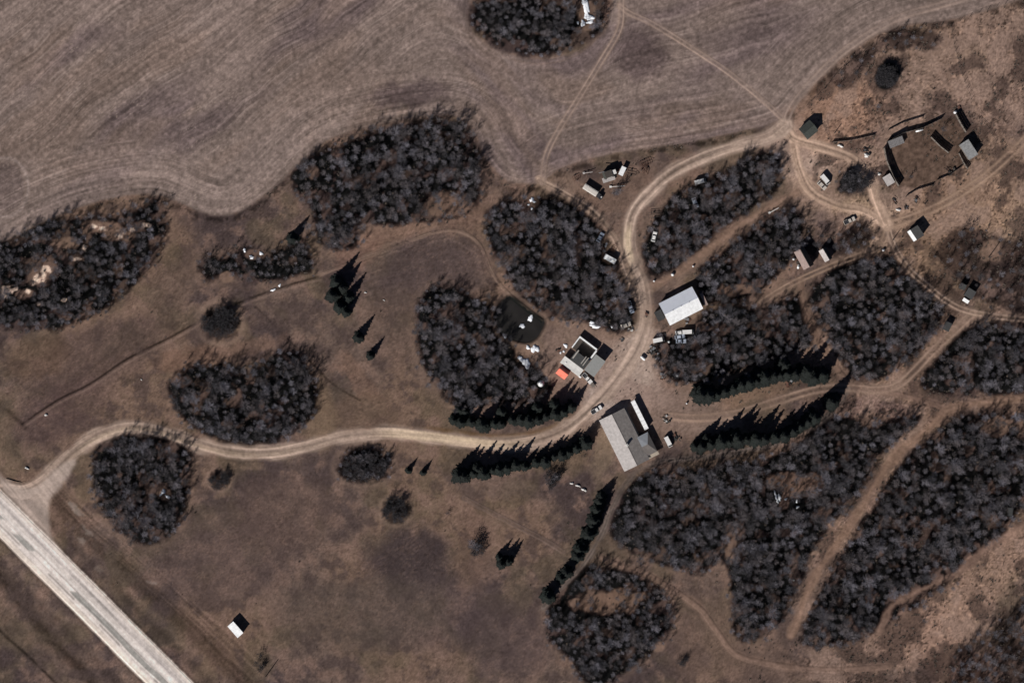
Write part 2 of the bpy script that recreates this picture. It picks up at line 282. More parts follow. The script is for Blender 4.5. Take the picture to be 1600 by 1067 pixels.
    F = F * (1 + .13 * (n3 - .5) * 2 + .12 * (vn(x / 1.6, y / 1.6, 343) - .5))[:, None]
    straw = sstep(.70, .82, fbm(x / 2.4, y / 2.4, 55, 2, .7)) * sstep(.50, .66, fbm((pd + warp) / 26, ad / 70, 56, 3)) * sstep(900, 500, x)
    F = mixc(F, (160, 144, 128), .6 * straw)
    fine_ = sstep(.72, .9, vn((pd + warp) / 1.5, ad / 110, 88)) * (1 - wA) + sstep(.72, .9, vn(dg / 1.5 + .1 * warp, al / 110, 89)) * wA
    F = mixc(F, (158, 143, 131), .45 * fine_ * sstep(.4, .6, fbm(x / 30, y / 30, 90, 2)))
    rut = np.exp(-((dg - 16) / 3) ** 2) * .5 + np.exp(-((dg - 30) / 2.2) ** 2) * .3
    F = F * (1 + .10 * rut * (vn(al / 30, dg / 5, 9)))[:, None]
    ring = np.exp(-((pe - 66) / 2.4) ** 2) + .8 * np.exp(-((pe - 75) / 1.6) ** 2)
    F = mixc(F, (138, 118, 104), .45 * ring * sstep(20, 60, y) * sstep(.3, .55, n1 + .1))
    C = C * (1 - fm[:, None]) + F * fm[:, None]
    # weedy strip at the field edge
    wd = np.exp(-((sdv - 7) / 5) ** 2) * sstep(.45, .65, fbm(x / 9, y / 9, 65, 3))
    C = C * (1 - .32 * wd)[:, None]
    # corral floor
    sv = sdist(x, y, CORRAL, 30) + 8 * (n2 - .5)
    C = mixc(C, (98, 82, 70), .9 * sstep(3, -4, sv)); C = np.where((sv < 0)[:, None], C * (1 + .5 * (n3 - .5))[:, None], C)
    # ditch lines: old fence line and the highway ditch
    for pts, wd_, dk in (([(500, 432), (430, 452), (340, 487), (270, 525), (200, 560), (140, 600), (90, 625), (35, 662)], 1.8, .34), ([(-60, 590), (0, 632), (40, 668)], 4, .2), ([(85, 775), (110, 815), (180, 880), (300, 985), (390, 1075)], 14, .20),
                         ([(-60, 850), (0, 900), (60, 975), (130, 1050), (170, 1100)], 9, .30), ([(-40, 940), (0, 985), (50, 1030), (95, 1075)], 2.2, .35), ([(400, 480), (480, 560), (520, 600), (562, 625)], 1.6, .28)):
        dd, a2, _ = pl_dist(x, y, smooth(pts, False, 4), 40)
        C = C * (1 - dk * np.exp(-(dd / wd_) ** 2) * (.25 + 1.0 * sstep(.3, .55, n2)))[:, None]
        if dk in (.34,): dd2, _, _ = pl_dist(x, y, smooth([(a_ + 2, b_ + 5) for a_, b_ in pts], False, 4), 20); C = mixc(C, (140, 120, 106), .45 * np.exp(-(dd2 / 1.8) ** 2))
    dd, a2, _ = pl_dist(x, y, smooth([(90, 770), (150, 830), (200, 870), (300, 960), (420, 1075)], False, 4), 30)
    C = C * (1 + .16 * (vn(dd / 2.2, a2 / 50, 19) - .5) * 2 * sstep(26, 10, dd))[:, None]
    # bank round the pond, and dark ground under the round shrub clump
    sv = sdist(x, y, POND, 20); C = mixc(C, (128, 110, 96), .6 * np.exp(-((sv - 5.5) / 2.6) ** 2)); C = mixc(C, (62, 54, 50), .7 * np.exp(-((sv - 1.5) / 1.8) ** 2)); C = mixc(C, (40, 42, 40), sstep(1.5, -1, sv))
    sv = sdist(x, y, CLUMP_BED, 20); C = mixc(C, (24, 24, 26), sstep(3, -3, sv + 5 * (n2 - .5)))
    # brown verge on the north side of the driveway by the spruces
    dd, a2, sg = pl_dist(x, y, TR[0][1], 26); C = mixc(C, (104, 82, 58), .75 * np.exp(-((dd - 13) / 4) ** 2) * (sg < 0) * sstep(640, 700, x) * sstep(900, 860, x) * (y > 600))
    # reeds and gravel spill
    for cx, cy, rx, ry in REEDS:
        bb = np.nonzero((np.abs(x - cx) < 30) & (np.abs(y - cy) < 30))[0]
        if len(bb):
            e = np.hypot((x[bb] - cx) / rx, (y[bb] - cy) / ry) + 1.6 * (n3[bb] - .5)
            C[bb] = mixc(C[bb], (226, 200, 174), .95 * sstep(1.1, .5, e))
    for cx, cy, rx, ry, a_, st_ in ((118, 800, 16, 6, 40, .6), (136, 828, 12, 5, 55, .5), (128, 846, 12, 6, 50, .45), (242, 908, 13, 6, 35, .55), (148, 890, 8, 6, 0, .3)):
        e = rot_ell(wx, wy, cx, cy, rx, ry, a_) + 1.3 * (n3 - .5); C = mixc(C, (150, 140, 128), st_ * sstep(1.2, .3, e))
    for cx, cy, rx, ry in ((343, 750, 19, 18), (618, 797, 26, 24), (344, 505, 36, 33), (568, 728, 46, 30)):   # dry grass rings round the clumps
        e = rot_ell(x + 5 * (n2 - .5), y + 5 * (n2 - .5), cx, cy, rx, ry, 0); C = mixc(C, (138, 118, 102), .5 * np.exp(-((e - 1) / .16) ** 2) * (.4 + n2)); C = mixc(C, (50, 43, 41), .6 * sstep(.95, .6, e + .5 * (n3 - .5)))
    # ---- tracks
    for name, P, hw, c, kind in TR[::-1]:
        dd, al, sg = pl_dist(x, y, P, hw + 16)
        bb = np.nonzero(dd < hw + 14)[0]
        if not len(bb): continue
        dd = dd[bb]; al = al[bb]; sg = sg[bb]; e = 1 - dd / hw
        edge = dd + (9 if kind != T_FA else 11) * (n2[bb] - .5) + 4 * (n3[bb] - .5) + 7 * (vn(al / 22, sg * 3.7 + 9, 38) - .5)
        sx = dd * sg
        lon = vn(sx / 1.8, al / 45, 33) - .5; lon2 = vn(sx / 3.4, al / 90, 34) - .5
        if kind == T_GR:
            m = sstep(hw + 3, hw - 6, edge) * (.72 + .5 * (vn(al / 60, sx / 6, 37) - .2)); m = np.clip(m, 0, .95)
            cc = np.array(c, float)[None, :] * (1 + .24 * lon + .26 * lon2 + .12 * (n3[bb] - .5))[:, None]
            rutm = np.exp(-((dd - hw * .45) / (hw * .2)) ** 2)
            cc = cc * (1 + .12 * rutm - .10 * np.exp(-(dd / (hw * .25)) ** 2) * (vn(al / 40, sg, 39) > .4))[:, None]
        elif kind == T_TW:
            r = np.exp(-((dd - hw * .5) / (hw * .26)) ** 2)
            m = np.clip(sstep(hw + 3, hw - 2, edge) * .30 + r * .75, 0, .97) * (.75 + .6 * (vn(al / 25, sx * 0 + 3, 35) - .3))
            m = np.clip(m, 0, 1)
            cc = np.array(c, float)[None, :] * (1 + .14 * lon + .1 * lon2)[:, None] * (.86 + .14 * r)[:, None]
        else:
            m = sstep(hw + 4, hw - 4, edge) * .75
            cc = np.array(c, float)[None, :] * (1 + .2 * lon2 + .16 * (n3[bb] - .5))[:, None]
        C[bb] = C[bb] * (1 - m[:, None]) + cc * m[:, None]
    # pale gravel on the drive
    dd, al, sg = pl_dist(x, y, TR[0][1], 20)
    bb = np.nonzero(dd < 14)[0]; X = x[bb]; Y = y[bb]; D = dd[bb] * sg[bb]
    pale = .85 * sstep(8, 3, np.abs(D + 1.5)) * sstep(1.25, .5, rot_ell(X, Y, 980, 385, 17, 36, 8)) \
         + .8 * sstep(9, 5, np.abs(D)) * sstep(560, 640, X) * sstep(860, 760, X) * (Y > 640) + .28 * sstep(6, 2, np.abs(D - 2)) * sstep(100, 160, X) * sstep(560, 300, X)
    C[bb] = mixc(C[bb], (206, 186, 152), np.clip(pale, 0, 1) * (.55 + .6 * (vn(D / 1.7, al[bb] / 40, 36))))
    # junction apron of the drive
    AP = smooth([(-6, 735), (20, 757), (50, 760), (85, 735), (120, 715), (95, 760), (78, 785), (78, 825), (95, 862), (60, 840), (10, 775)], True, 4)
    sv = sdist(x, y, AP, 14); av = vn((x * .78 - y * .62) / 2.6 + 2 * n2, (x * .62 + y * .78) / 60, 51) - .5
    C = np.where((sv < 6)[:, None], mixc(C, (172, 157, 142), .9 * sstep(6, -6, sv + 8 * (n2 - .5) + 5 * (n3 - .5))) * (1 + .16 * av)[:, None], C)
    # ---- highway
    s, vv = highway(x, y)
    bb = np.nonzero((s > -6) & (s < HWW + 6))[0]
    if len(bb):
        s_ = s[bb]; v_ = vv[bb]; u = s_ / HWW
        H = np.empty((len(bb), 3)); H[:] = (206, 195, 183)
        H = mixc(H, (216, 201, 184), .8 * sstep(.14, .08, u)); H = mixc(H, (216, 202, 184), .8 * sstep(.8, .88, u))
        H = mixc(H, (158, 150, 143), .8 * np.exp(-((u - .27) / .055) ** 2) * (.45 + .7 * vn(v_ / 70, u * 0, 4)))
        H = mixc(H, (226, 220, 208), .75 * np.exp(-((u - .46) / .018) ** 2)); H = mixc(H, (214, 206, 192), .5 * np.exp(-((u - .38) / .014) ** 2))
        gp = sstep(.42, .55, vn(v_ / 42 + 1.7 * u, u * 0 + 5, 6)); H = mixc(H, (138, 136, 128), .85 * gp * sstep(.10, .06, np.abs(u - .60 - .05 * (vn(v_ / 30, u * 0, 7) - .5))))
        H = mixc(H, (150, 142, 134), .6 * np.exp(-((u - .52) / .02) ** 2) * sstep(.5, .3, vn(v_ / 60, u * 0 + 2, 16)))
        gq = sstep(.55, .62, vn(v_ / 55, u * 0 + 9, 26)); H = mixc(H, (128, 120, 112), .6 * gq * np.exp(-((u - .74) / .03) ** 2))
        H = H * (1 + .08 * (vn(s_ / 1.3, v_ / 60, 27) - .5) + .05 * (n3[bb] - .5))[:, None]
        H = H * (1 + .16 * (vn(s_ / 2.2, v_ / 130, 127) - .5))[:, None] * np.array([.99, 1.005, 1.0])[None, :]
        m = sstep(-2.5, 1.0, s_ + 1.5 * (n3[bb] - .5)) * sstep(HWW + 2.5, HWW - 1, s_ + 2 * (n3[bb] - .5))
        vg = (np.exp(-((s_ + 2.5) / 2) ** 2) + np.exp(-((s_ - HWW - 2.5) / 2) ** 2))
        C[bb] = C[bb] * (1 - .18 * vg)[:, None]
        C[bb] = C[bb] * (1 - m[:, None]) + H * m[:, None]
    C = C * (1 + .16 * (n3 - .5) + .09 * (n2 - .5))[:, None]
    lum = C @ np.array([.3, .59, .11])
    C = lum[:, None] + (C - lum[:, None]) * .83
    C = 104 + (C - 104) * 1.18 - 8
    C = C * np.array([.985, .964, .988])[None, :]
    # tone -> base colour
    C = np.clip(C, 4, 235) / 255.0
    L = np.where(C < .04045, C / 12.92, ((C + .055) / 1.055) ** 2.4)
    return np.clip(L * KALB, 0.005, .8)

def px_of(X, Y): return X / S + 800, 533.5 - Y / S
def terrain(X, Y):
    """height in metres of the undisturbed ground"""
    return .9 * (fbm(X / 130 + 5, Y / 130 + 9, 101, 2) - .5)
def terr1(X, Y): return float(terrain(np.array([X], float), np.array([Y], float))[0])
def G(px, py): p = W(px, py); return Vector((p.x, p.y, terr1(p.x, p.y)))

def micro(X, Y, x, y):
    m = .07 * fbm(X / 1.3, Y / 1.3, 111, 3) + .06 * fbm(X / 5, Y / 5, 112, 2)
    d = sdist(x, y, POND, 12)
    s, _ = highway(x, y); rd = (s > -4) & (s < HWW + 4)
    ditch = .55 * np.exp(-((s + 26) / 10) ** 2) + .55 * np.exp(-((s - HWW - 24) / 10) ** 2)
    m = np.where(rd, .02, m) + np.where(rd, 0, ditch)
    return m + 1.1 * sstep(2, -5, d)

# ------------------------------------------------------------------ materials
MATS = {}
def mat(name, c, rough=.8, amt=.25, scale=1.5, metal=0.0, bump=0.0, rand=0.0):
    if name in MATS: return MATS[name]
    m = bpy.data.materials.new(name); m.use_nodes = True; n = m.node_tree; b = n.nodes['Principled BSDF']
    b.inputs['Roughness'].default_value = rough; b.inputs['Metallic'].default_value = metal
    tc = n.nodes.new('ShaderNodeTexCoord'); no = n.nodes.new('ShaderNodeTexNoise'); no.inputs['Scale'].default_value = scale; no.inputs['Detail'].default_value = 6
    n.links.new(tc.outputs['Object'], no.inputs['Vector'])
    mr = n.nodes.new('ShaderNodeMapRange'); mr.inputs[1].default_value = .25; mr.inputs[2].default_value = .75; mr.inputs[3].default_value = 1 - amt; mr.inputs[4].default_value = 1 + amt
    n.links.new(no.outputs[0], mr.inputs[0])
    mx = n.nodes.new('ShaderNodeVectorMath'); mx.operation = 'SCALE'; mx.inputs[0].default_value = c[:3]
    n.links.new(mr.outputs[0], mx.inputs['Scale']); out = mx.outputs[0]
    if rand:
        oi = n.nodes.new('ShaderNodeObjectInfo'); m2 = n.nodes.new('ShaderNodeMapRange'); m2.inputs[3].default_value = 1 - rand; m2.inputs[4].default_value = 1 + rand
        n.links.new(oi.outputs['Random'], m2.inputs[0]); sc = n.nodes.new('ShaderNodeVectorMath'); sc.operation = 'SCALE'
        n.links.new(out, sc.inputs[0]); n.links.new(m2.outputs[0], sc.inputs['Scale']); out = sc.outputs[0]
    n.links.new(out, b.inputs['Base Color'])
    if bump:
        bp = n.nodes.new('ShaderNodeBump'); bp.inputs['Strength'].default_value = bump; bp.inputs['Distance'].default_value = .1
        n.links.new(no.outputs[0], bp.inputs['Height']); n.links.new(bp.outputs[0], b.inputs['Normal'])
    MATS[name] = m; return m

def twig_mat(name, c1, c2):
    m = mat(name, c1, .9, .5, .9, rand=.6); n = m.node_tree; b = n.nodes['Principled BSDF']; src = b.inputs['Base Color'].links[0].from_socket
    oi = n.nodes.new('ShaderNodeObjectInfo'); ml = n.nodes.new('ShaderNodeMath'); ml.operation = 'MULTIPLY'; ml.inputs[1].default_value = 7.31; fr = n.nodes.new('ShaderNodeMath'); fr.operation = 'FRACT'
    n.links.new(oi.outputs['Random'], ml.inputs[0]); n.links.new(ml.outputs[0], fr.inputs[0])
    mx = n.nodes.new('ShaderNodeMix'); mx.data_type = 'RGBA'; mx.inputs['A'].default_value = (1, 1, 1, 1); mx.inputs['B'].default_value = (c2[0] / c1[0], c2[1] / c1[1], c2[2] / c1[2], 1); n.links.new(fr.outputs[0], mx.inputs['Factor'])
    v_ = n.nodes.new('ShaderNodeVectorMath'); v_.operation = 'MULTIPLY'; n.links.new(src, v_.inputs[0]); n.links.new(mx.outputs['Result'], v_.inputs[1]); n.links.new(v_.outputs[0], b.inputs['Base Color'])
    return m

def ground_mat():
    m = bpy.data.materials.new('soil_and_grass'); m.use_nodes = True; n = m.node_tree; b = n.nodes['Principled BSDF']
    b.inputs['Roughness'].default_value = .95; b.inputs['Specular IOR Level'].default_value = .1
    at = n.nodes.new('ShaderNodeAttribute'); at.attribute_name = 'tone'
    tc = n.nodes.new('ShaderNodeTexCoord'); no = n.nodes.new('ShaderNodeTexNoise'); no.inputs['Scale'].default_value = .9; no.inputs['Detail'].default_value = 8; no.inputs['Roughness'].default_value = .7
    n.links.new(tc.outputs['Object'], no.inputs['Vector'])
    mr = n.nodes.new('ShaderNodeMapRange'); mr.inputs[1].default_value = .3; mr.inputs[2].default_value = .7; mr.inputs[3].default_value = .86; mr.inputs[4].default_value = 1.14
    n.links.new(no.outputs[0], mr.inputs[0])
    mx = n.nodes.new('ShaderNodeVectorMath'); mx.operation = 'SCALE'; n.links.new(at.outputs['Color'], mx.inputs[0]); n.links.new(mr.outputs[0], mx.inputs['Scale'])
    n.links.new(mx.outputs[0], b.inputs['Base Color'])
    return m
GM = ground_mat()

# ------------------------------------------------------------------ mesh helpers
def mesh_np(name, V, F, mats, smooth_=False, midx=None):
    """V (n,3); F list of arrays of equal-size faces"""
    me = bpy.data.meshes.new(name)
    V = np.asarray(V, np.float32); me.vertices.add(len(V)); me.vertices.foreach_set('co', V.ravel())
    F = [np.asarray(f, np.int32) for f in F if len(f)]
    nl = sum(f.size for f in F); nf = sum(len(f) for f in F)
    me.loops.add(nl); me.polygons.add(nf)
    me.loops.foreach_set('vertex_index', np.concatenate([f.ravel() for f in F]))
    sizes = np.concatenate([np.full(len(f), f.shape[1], np.int32) for f in F])
    st = np.concatenate([[0], np.cumsum(sizes)[:-1]]).astype(np.int32)
    me.polygons.foreach_set('loop_start', st)
    try: me.polygons.foreach_set('loop_total', sizes)
    except Exception: pass
    for m in mats: me.materials.append(m)
    if midx is not None: me.polygons.foreach_set('material_index', np.asarray(midx, np.int32))
    me.update(calc_edges=True); me.validate()
    me.polygons.foreach_set('use_smooth', [smooth_] * len(me.polygons))
    return me

def obj(name, me, parent=None, loc=None):
    o = bpy.data.objects.new(name, me); col.objects.link(o)
    if parent is not None: o.parent = parent
    if loc is not None: o.location = loc
    return o
def tag(o, label=None, cat=None, group=None, kind=None):
    if label: o['label'] = label
    if cat: o['category'] = cat
    if group: o['group'] = group
    if kind: o['kind'] = kind
    return o
def thing(name, label, cat, loc, rz=0, group=None):
    o = bpy.data.objects.new(name, None); col.objects.link(o); o.empty_display_size = .5
    o.location = loc; o.rotation_euler = (0, 0, rz)
    return tag(o, label, cat, group)

class MB:
    def __init__(s): s.v = []; s.f = []
    def face(s, pts):
        i = len(s.v); s.v += [tuple(p) for p in pts]; s.f.append(tuple(range(i, i + len(pts))))
    def hull(s, bot, top):
        """closed solid between two same-count rings"""
        n = len(bot); i = len(s.v); s.v += [tuple(p) for p in bot] + [tuple(p) for p in top]
        s.f.append(tuple(i + k for k in range(n))[::-1]); s.f.append(tuple(i + n + k for k in range(n)))
        for k in range(n): s.f.append((i + k, i + (k + 1) % n, i + n + (k + 1) % n, i + n + k))
        return s
    def box(s, x0, x1, y0, y1, z0, z1):
        return s.hull([(x0, y0, z0), (x1, y0, z0), (x1, y1, z0), (x0, y1, z0)], [(x0, y0, z1), (x1, y0, z1), (x1, y1, z1), (x0, y1, z1)])
    def frus(s, x0, x1, y0, y1, z0, z1, tx0, tx1, ty):
        return s.hull([(x0, y0, z0), (x1, y0, z0), (x1, y1, z0), (x0, y1, z0)], [(x0 + tx0, y0 + ty, z1), (x1 - tx1, y0 + ty, z1), (x1 - tx1, y1 - ty, z1), (x0 + tx0, y1 - ty, z1)])
    def bar(s, a, b, r, n=4, r2=None):
        a = Vector(a); b = Vector(b); d = (b - a).normalized(); r2 = r if r2 is None else r2
        u = d.cross(Vector((0, 0, 1)));
        if u.length < .01: u = Vector((1, 0, 0))
        u.normalize(); w_ = d.cross(u)
        A = []; B = []
        for k in range(n):
            t = 2 * math.pi * (k + .5) / n; q = u * math.cos(t) + w_ * math.sin(t)
            A.append(a + q * r); B.append(b + q * r2)
        return s.hull(A, B)
    def slab(s, quad, th):
        """thick sheet: quad = top corners counter-clockwise"""
        q = [Vector(p) for p in quad]; nn = (q[1] - q[0]).cross(q[2] - q[0]).normalized()
        return s.hull([p - nn * th for p in q], q)
    def build(s, name, m, parent=None, sm=False):
        me = bpy.data.meshes.new(name); me.from_pydata(s.v, [], s.f); me.materials.append(m)
        if sm: me.polygons.foreach_set('use_smooth', [True] * len(me.polygons))
        me.update(); return obj(name, me, parent)

# ------------------------------------------------------------------ the ground sheet, field, roads
def axis(half, step, far):
    a = np.arange(0, half + step, step); out = list(a); s_ = step; x = a[-1]
    while x < far:
        s_ *= 1.35; x += s_; out.append(x)
    a = np.array(out); return np.concatenate([-a[::-1][:-1], a])
gx = axis(229, .5, 6000); gy = axis(155, .5, 6000)
X, Y = np.meshgrid(gx, gy); nx = len(gx); ny = len(gy); X = X.ravel(); Y = Y.ravel()
px, py = px_of(X, Y)
Z = terrain(X, Y) - micro(X, Y, px, py)
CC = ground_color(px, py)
ids = np.arange(nx * ny).reshape(ny, nx)
Q = np.stack([ids[:-1, :-1].ravel(), ids[:-1, 1:].ravel(), ids[1:, 1:].ravel(), ids[1:, :-1].ravel()], 1)
cxp = px[Q].mean(1); cyp = py[Q].mean(1)
infield = inside(cxp, cyp, FIELD)
def set_tone(me, C):
    at = me.attributes.new('tone', 'FLOAT_COLOR', 'POINT')
    at.data.foreach_set('color', np.concatenate([C, np.ones((len(C), 1))], 1).astype(np.float32).ravel())
def sub_sheet(name, faces):
    used = np.unique(faces); remap = np.zeros(len(X), np.int32); remap[used] = np.arange(len(used))
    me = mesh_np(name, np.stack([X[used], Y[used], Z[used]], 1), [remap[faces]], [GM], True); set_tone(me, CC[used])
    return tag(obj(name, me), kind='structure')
sub_sheet('ground', Q[~infield]); sub_sheet('ploughed_field', Q[infield])

def ribbon(name, P, hw, kind):
    # resample
    seg = np.hypot(*np.diff(P, axis=0).T); L = np.concatenate([[0], np.cumsum(seg)]); n = int(L[-1] / 1.6) + 2
    t = np.linspace(0, L[-1], n); cx = np.interp(t, L, P[:, 0]); cy = np.interp(t, L, P[:, 1])
    tx = np.gradient(cx); ty = np.gradient(cy); l = np.hypot(tx, ty); tx /= l; ty /= l
    m = max(7, int(hw * 2 / 1.4) | 1); u = np.linspace(-1, 1, m)
    wob = 1 + .14 * (fbm(t / 14, t * 0 + hw, 201, 3) - .5) * 2; wob2 = 1 + .14 * (fbm(t / 14, t * 0 + hw + 50, 202, 3) - .5) * 2
    x = cx[:, None] + (-ty[:, None]) * u[None, :] * hw * np.where(u[None, :] < 0, wob[:, None], wob2[:, None]); y = cy[:, None] + tx[:, None] * u[None, :] * hw * np.where(u[None, :] < 0, wob[:, None], wob2[:, None])
    x = x.ravel(); y = y.ravel(); XX = (x - 800) * S; YY = (533.5 - y) * S
    off = dict(driveway=.030, field_track=.022, farm_track=.026, footpath=.018).get(name, .02) + rib_n[0] * .002; rib_n[0] += 1
    uu = np.tile(u, n); rut = -.010 * np.exp(-((np.abs(uu) - .5) / .18) ** 2) if kind != T_FA else 0
    ZZ = terrain(XX, YY) + off + rut - .16 * sstep(.45, 1.0, np.abs(uu))
    i = np.arange(n * m).reshape(n, m); F = np.stack([i[:-1, :-1].ravel(), i[1:, :-1].ravel(), i[1:, 1:].ravel(), i[:-1, 1:].ravel()], 1)
    me = mesh_np(name, np.stack([XX, YY, ZZ], 1), [F], [GM], True); set_tone(me, ground_color(x, y))
    return tag(obj(name, me), kind='structure')
rib_n = [0]
for n_, P_, hw_, c_, k_ in TR: ribbon(n_, P_, hw_ + (1.5 if k_ == T_GR else 1), k_)

# highway slab
hv = np.arange(-1200, 2400, 2.0); hs = np.linspace(-1, HWW + 1, 45)
A_, B_ = np.meshgrid(hv, hs, indexing='ij'); A_ = A_.ravel(); B_ = B_.ravel()
y_ = (A_ * 1.41421 + B_ * 1.41421 + 765) / 2; x_ = A_ * 1.41421 - y_
XX = (x_ - 800) * S; YY = (533.5 - y_) * S; ub = B_ / HWW
ZZ = terrain(XX, YY) + .10 + .10 * (1 - (2 * ub - 1) ** 2) - .3 * sstep(.96, 1.02, np.abs(2 * ub - 1))
i = np.arange(len(hv) * len(hs)).reshape(len(hv), len(hs))
F = np.stack([i[:-1, :-1].ravel(), i[1:, :-1].ravel(), i[1:, 1:].ravel(), i[:-1, 1:].ravel()], 1)
me = mesh_np('highway', np.stack([XX, YY, ZZ], 1), [F], [GM], True); set_tone(me, ground_color(x_, y_)); tag(obj('highway', me), kind='structure')

# ponds
def water(name, P, z, m):
    c = P.mean(0); pts = [G(*c)]; z0 = pts[0].z + z
    V = [(W(*c).x, W(*c).y, z0)] + [(W(*p).x, W(*p).y, z0) for p in P]
    n = len(P); me = bpy.data.meshes.new(name); me.from_pydata(V, [], [(0, 1 + (k + 1) % n, 1 + k) for k in range(n)]); me.materials.append(m); me.update()
    return tag(obj(name, me), kind='structure')
def water_mat(name, c):
    m = mat(name, c, .3, .35, .12); m.node_tree.nodes['Principled BSDF'].inputs['Specular IOR Level'].default_value = .25; return m
water('pond_water', POND, -.35, water_mat('murky_water', (.021, .019, .018))); 

# ------------------------------------------------------------------ tree prototypes
BARK = mat('grey_bark', (.085, .082, .09), .9, .3, 3, rand=.2)
TWIG = twig_mat('bare_twigs', (.142, .134, .154), (.098, .082, .083))
SHRUBM = mat('shrub_twigs', (.042, .038, .042), .9, .3, 1, rand=.3)
SPR = mat('spruce_needles', (.003, .0058, .004), .9, .5, .6, rand=.25)

def tri_sticks(segs, n=3):
    """segs: list of (a, b, ra, rb) -> vertices, tri/quads as tapered prisms"""
    V = []; F = []
    for a, b, ra, rb in segs:
        d = b - a; L = np.linalg.norm(d); d = d / max(L, 1e-6)
        u = np.cross(d, (0, 0, 1.)); lu = np.linalg.norm(u); u = np.array((1., 0, 0)) if lu < .05 else u / lu; w_ = np.cross(d, u)
        i = len(V)
        for k in range(n):
            t = 2 * math.pi * k / n; q = u * math.cos(t) + w_ * math.sin(t); V.append(a + q * ra)
        for k in range(n):
            t = 2 * math.pi * k / n; q = u * math.cos(t) + w_ * math.sin(t); V.append(b + q * rb)
        for k in range(n): F.append((i + k, i + (k + 1) % n, i + n + (k + 1) % n, i + n + k))
    return V, F

def make_bare(seed, H, R, ntw, tw_w=.05, tw_l=.7, nl=8, base=.38):
    r = random.Random(seed); nv = lambda *a: np.array(a, float)
    trunk = []; tips = []
    p = nv(0, 0, -.3); rad = .02 * H; top = base * H; k = 5
    lean = nv(r.uniform(-.05, .05), r.uniform(-.05, .05), 1)
    pts = [p]
    for i in range(k):
        q = p + lean * (H * .8 + .3) / k + nv(r.uniform(-.12, .12), r.uniform(-.12, .12), 0); trunk.append((p, q, rad * (1 - i / k * .8), rad * (1 - (i + 1) / k * .8))); pts.append(q); p = q
    cr = []
    for i in range(nl):
        t = base + (1 - base) * (i + r.random() * .6) / nl * .95; z = t * H * .8; j = min(int(t * k), k - 1)
        st = pts[j] + (pts[j + 1] - pts[j]) * (t * k - j)
        a = i * 2.4 + r.uniform(-.5, .5); out = R * (1.05 - .6 * t) * r.uniform(.6, 1.1)
        e1 = st + nv(math.cos(a) * out * .55, math.sin(a) * out * .55, out * .45 + .3); e2 = e1 + nv(math.cos(a + r.uniform(-.4, .4)) * out * .5, math.sin(a) * out * .5, out * .6 + .3)
        cr.append((st, e1, rad * .45, rad * .25)); cr.append((e1, e2, rad * .25, rad * .08))
        for m in range(7):
            f = r.uniform(.15, 1); s0 = st + (e1 - st) * f if m < 3 else e1 + (e2 - e1) * f
            b = a + r.uniform(-1.3, 1.3); l = R * r.uniform(.3, .75); s1 = s0 + nv(math.cos(b) * l, math.sin(b) * l, l * r.uniform(.5, 1.2)); cr.append((s0, s1, rad * .16, rad * .05)); tips.append((s0, s1))
        tips.append((e1, e2))
    V, F = tri_sticks(trunk, 5); tm = (V, F)
    CV, CF = tri_sticks(cr, 3); CV = list(CV); T = []
    for i in range(ntw):
        a, b = tips[r.randrange(len(tips))]; s0 = a + (b - a) * r.uniform(.1, 1.05); th = r.uniform(0, 6.283); up = r.uniform(.1, 1.3)
        d = nv(math.cos(th), math.sin(th), up); d /= np.linalg.norm(d); l = tw_l * r.uniform(.5, 1.2); e = s0 + d * l
        s = np.cross(d, nv(r.uniform(-1, 1), r.uniform(-1, 1), r.uniform(-1, 1))); s /= max(np.linalg.norm(s), .1)
        j = len(CV); CV += [s0 - s * tw_w * .5, s0 + s * tw_w * .5, e]; T.append((j, j + 1, j + 2))
    return tm, (CV, CF, T)

def make_spruce(seed, H, R):
    r = random.Random(seed); V = []; T = []; nv = lambda *a: np.array(a, float)
    tv, tf = tri_sticks([(nv(0, 0, -.3), nv(0, 0, H * .5), .018 * H, .012 * H), (nv(0, 0, H * .5), nv(0, 0, H * .97), .012 * H, .02)], 6)
    z = H * .05; k = 0
    while z < H * .97:
        t = z / H; L = R * (1 - t) ** .85 * (.85 + .25 * math.sin(k * 1.7)) + .12; nb = 13 if t < .6 else 8
        for b in range(nb):
            a = 6.283 * b / nb + k * .9 + r.uniform(-.25, .25); l = L * r.uniform(.72, 1.22); dr = -l * r.uniform(.15, .38)
            d = nv(math.cos(a), math.sin(a), 0); s = nv(-math.sin(a), math.cos(a), 0); z0 = z + r.uniform(-.1, .1)
            root = nv(0, 0, z0 + .1); tip = d * l + nv(0, 0, z0 + dr); mid = d * l * .55 + nv(0, 0, z0 + dr * .35 + .08)
            ww = l * .26 + .05; j = len(V)
            V += [root, mid + s * ww - nv(0, 0, .12), tip, mid - s * ww - nv(0, 0, .12), mid + nv(0, 0, .05)]
            T += [(j, j + 4, j + 1), (j + 1, j + 4, j + 2), (j + 2, j + 4, j + 3), (j + 3, j + 4, j)]
            for q in range(3):   # side sprigs
                f = r.uniform(.35, .85); sd_ = r.choice((-1, 1)); c = d * l * f + nv(0, 0, z0 + dr * f * .7); e = c + (d * .6 + s * sd_) * l * .26 + nv(0, 0, -.1); j = len(V)
                V += [c - d * .07 * l, c + d * .1 * l, e]; T += [(j, j + 1, j + 2)]
        z += .26 + .1 * (1 - t) * r.random() + .012 * H; k += 1
    return (tv, tf), (V, [], T)

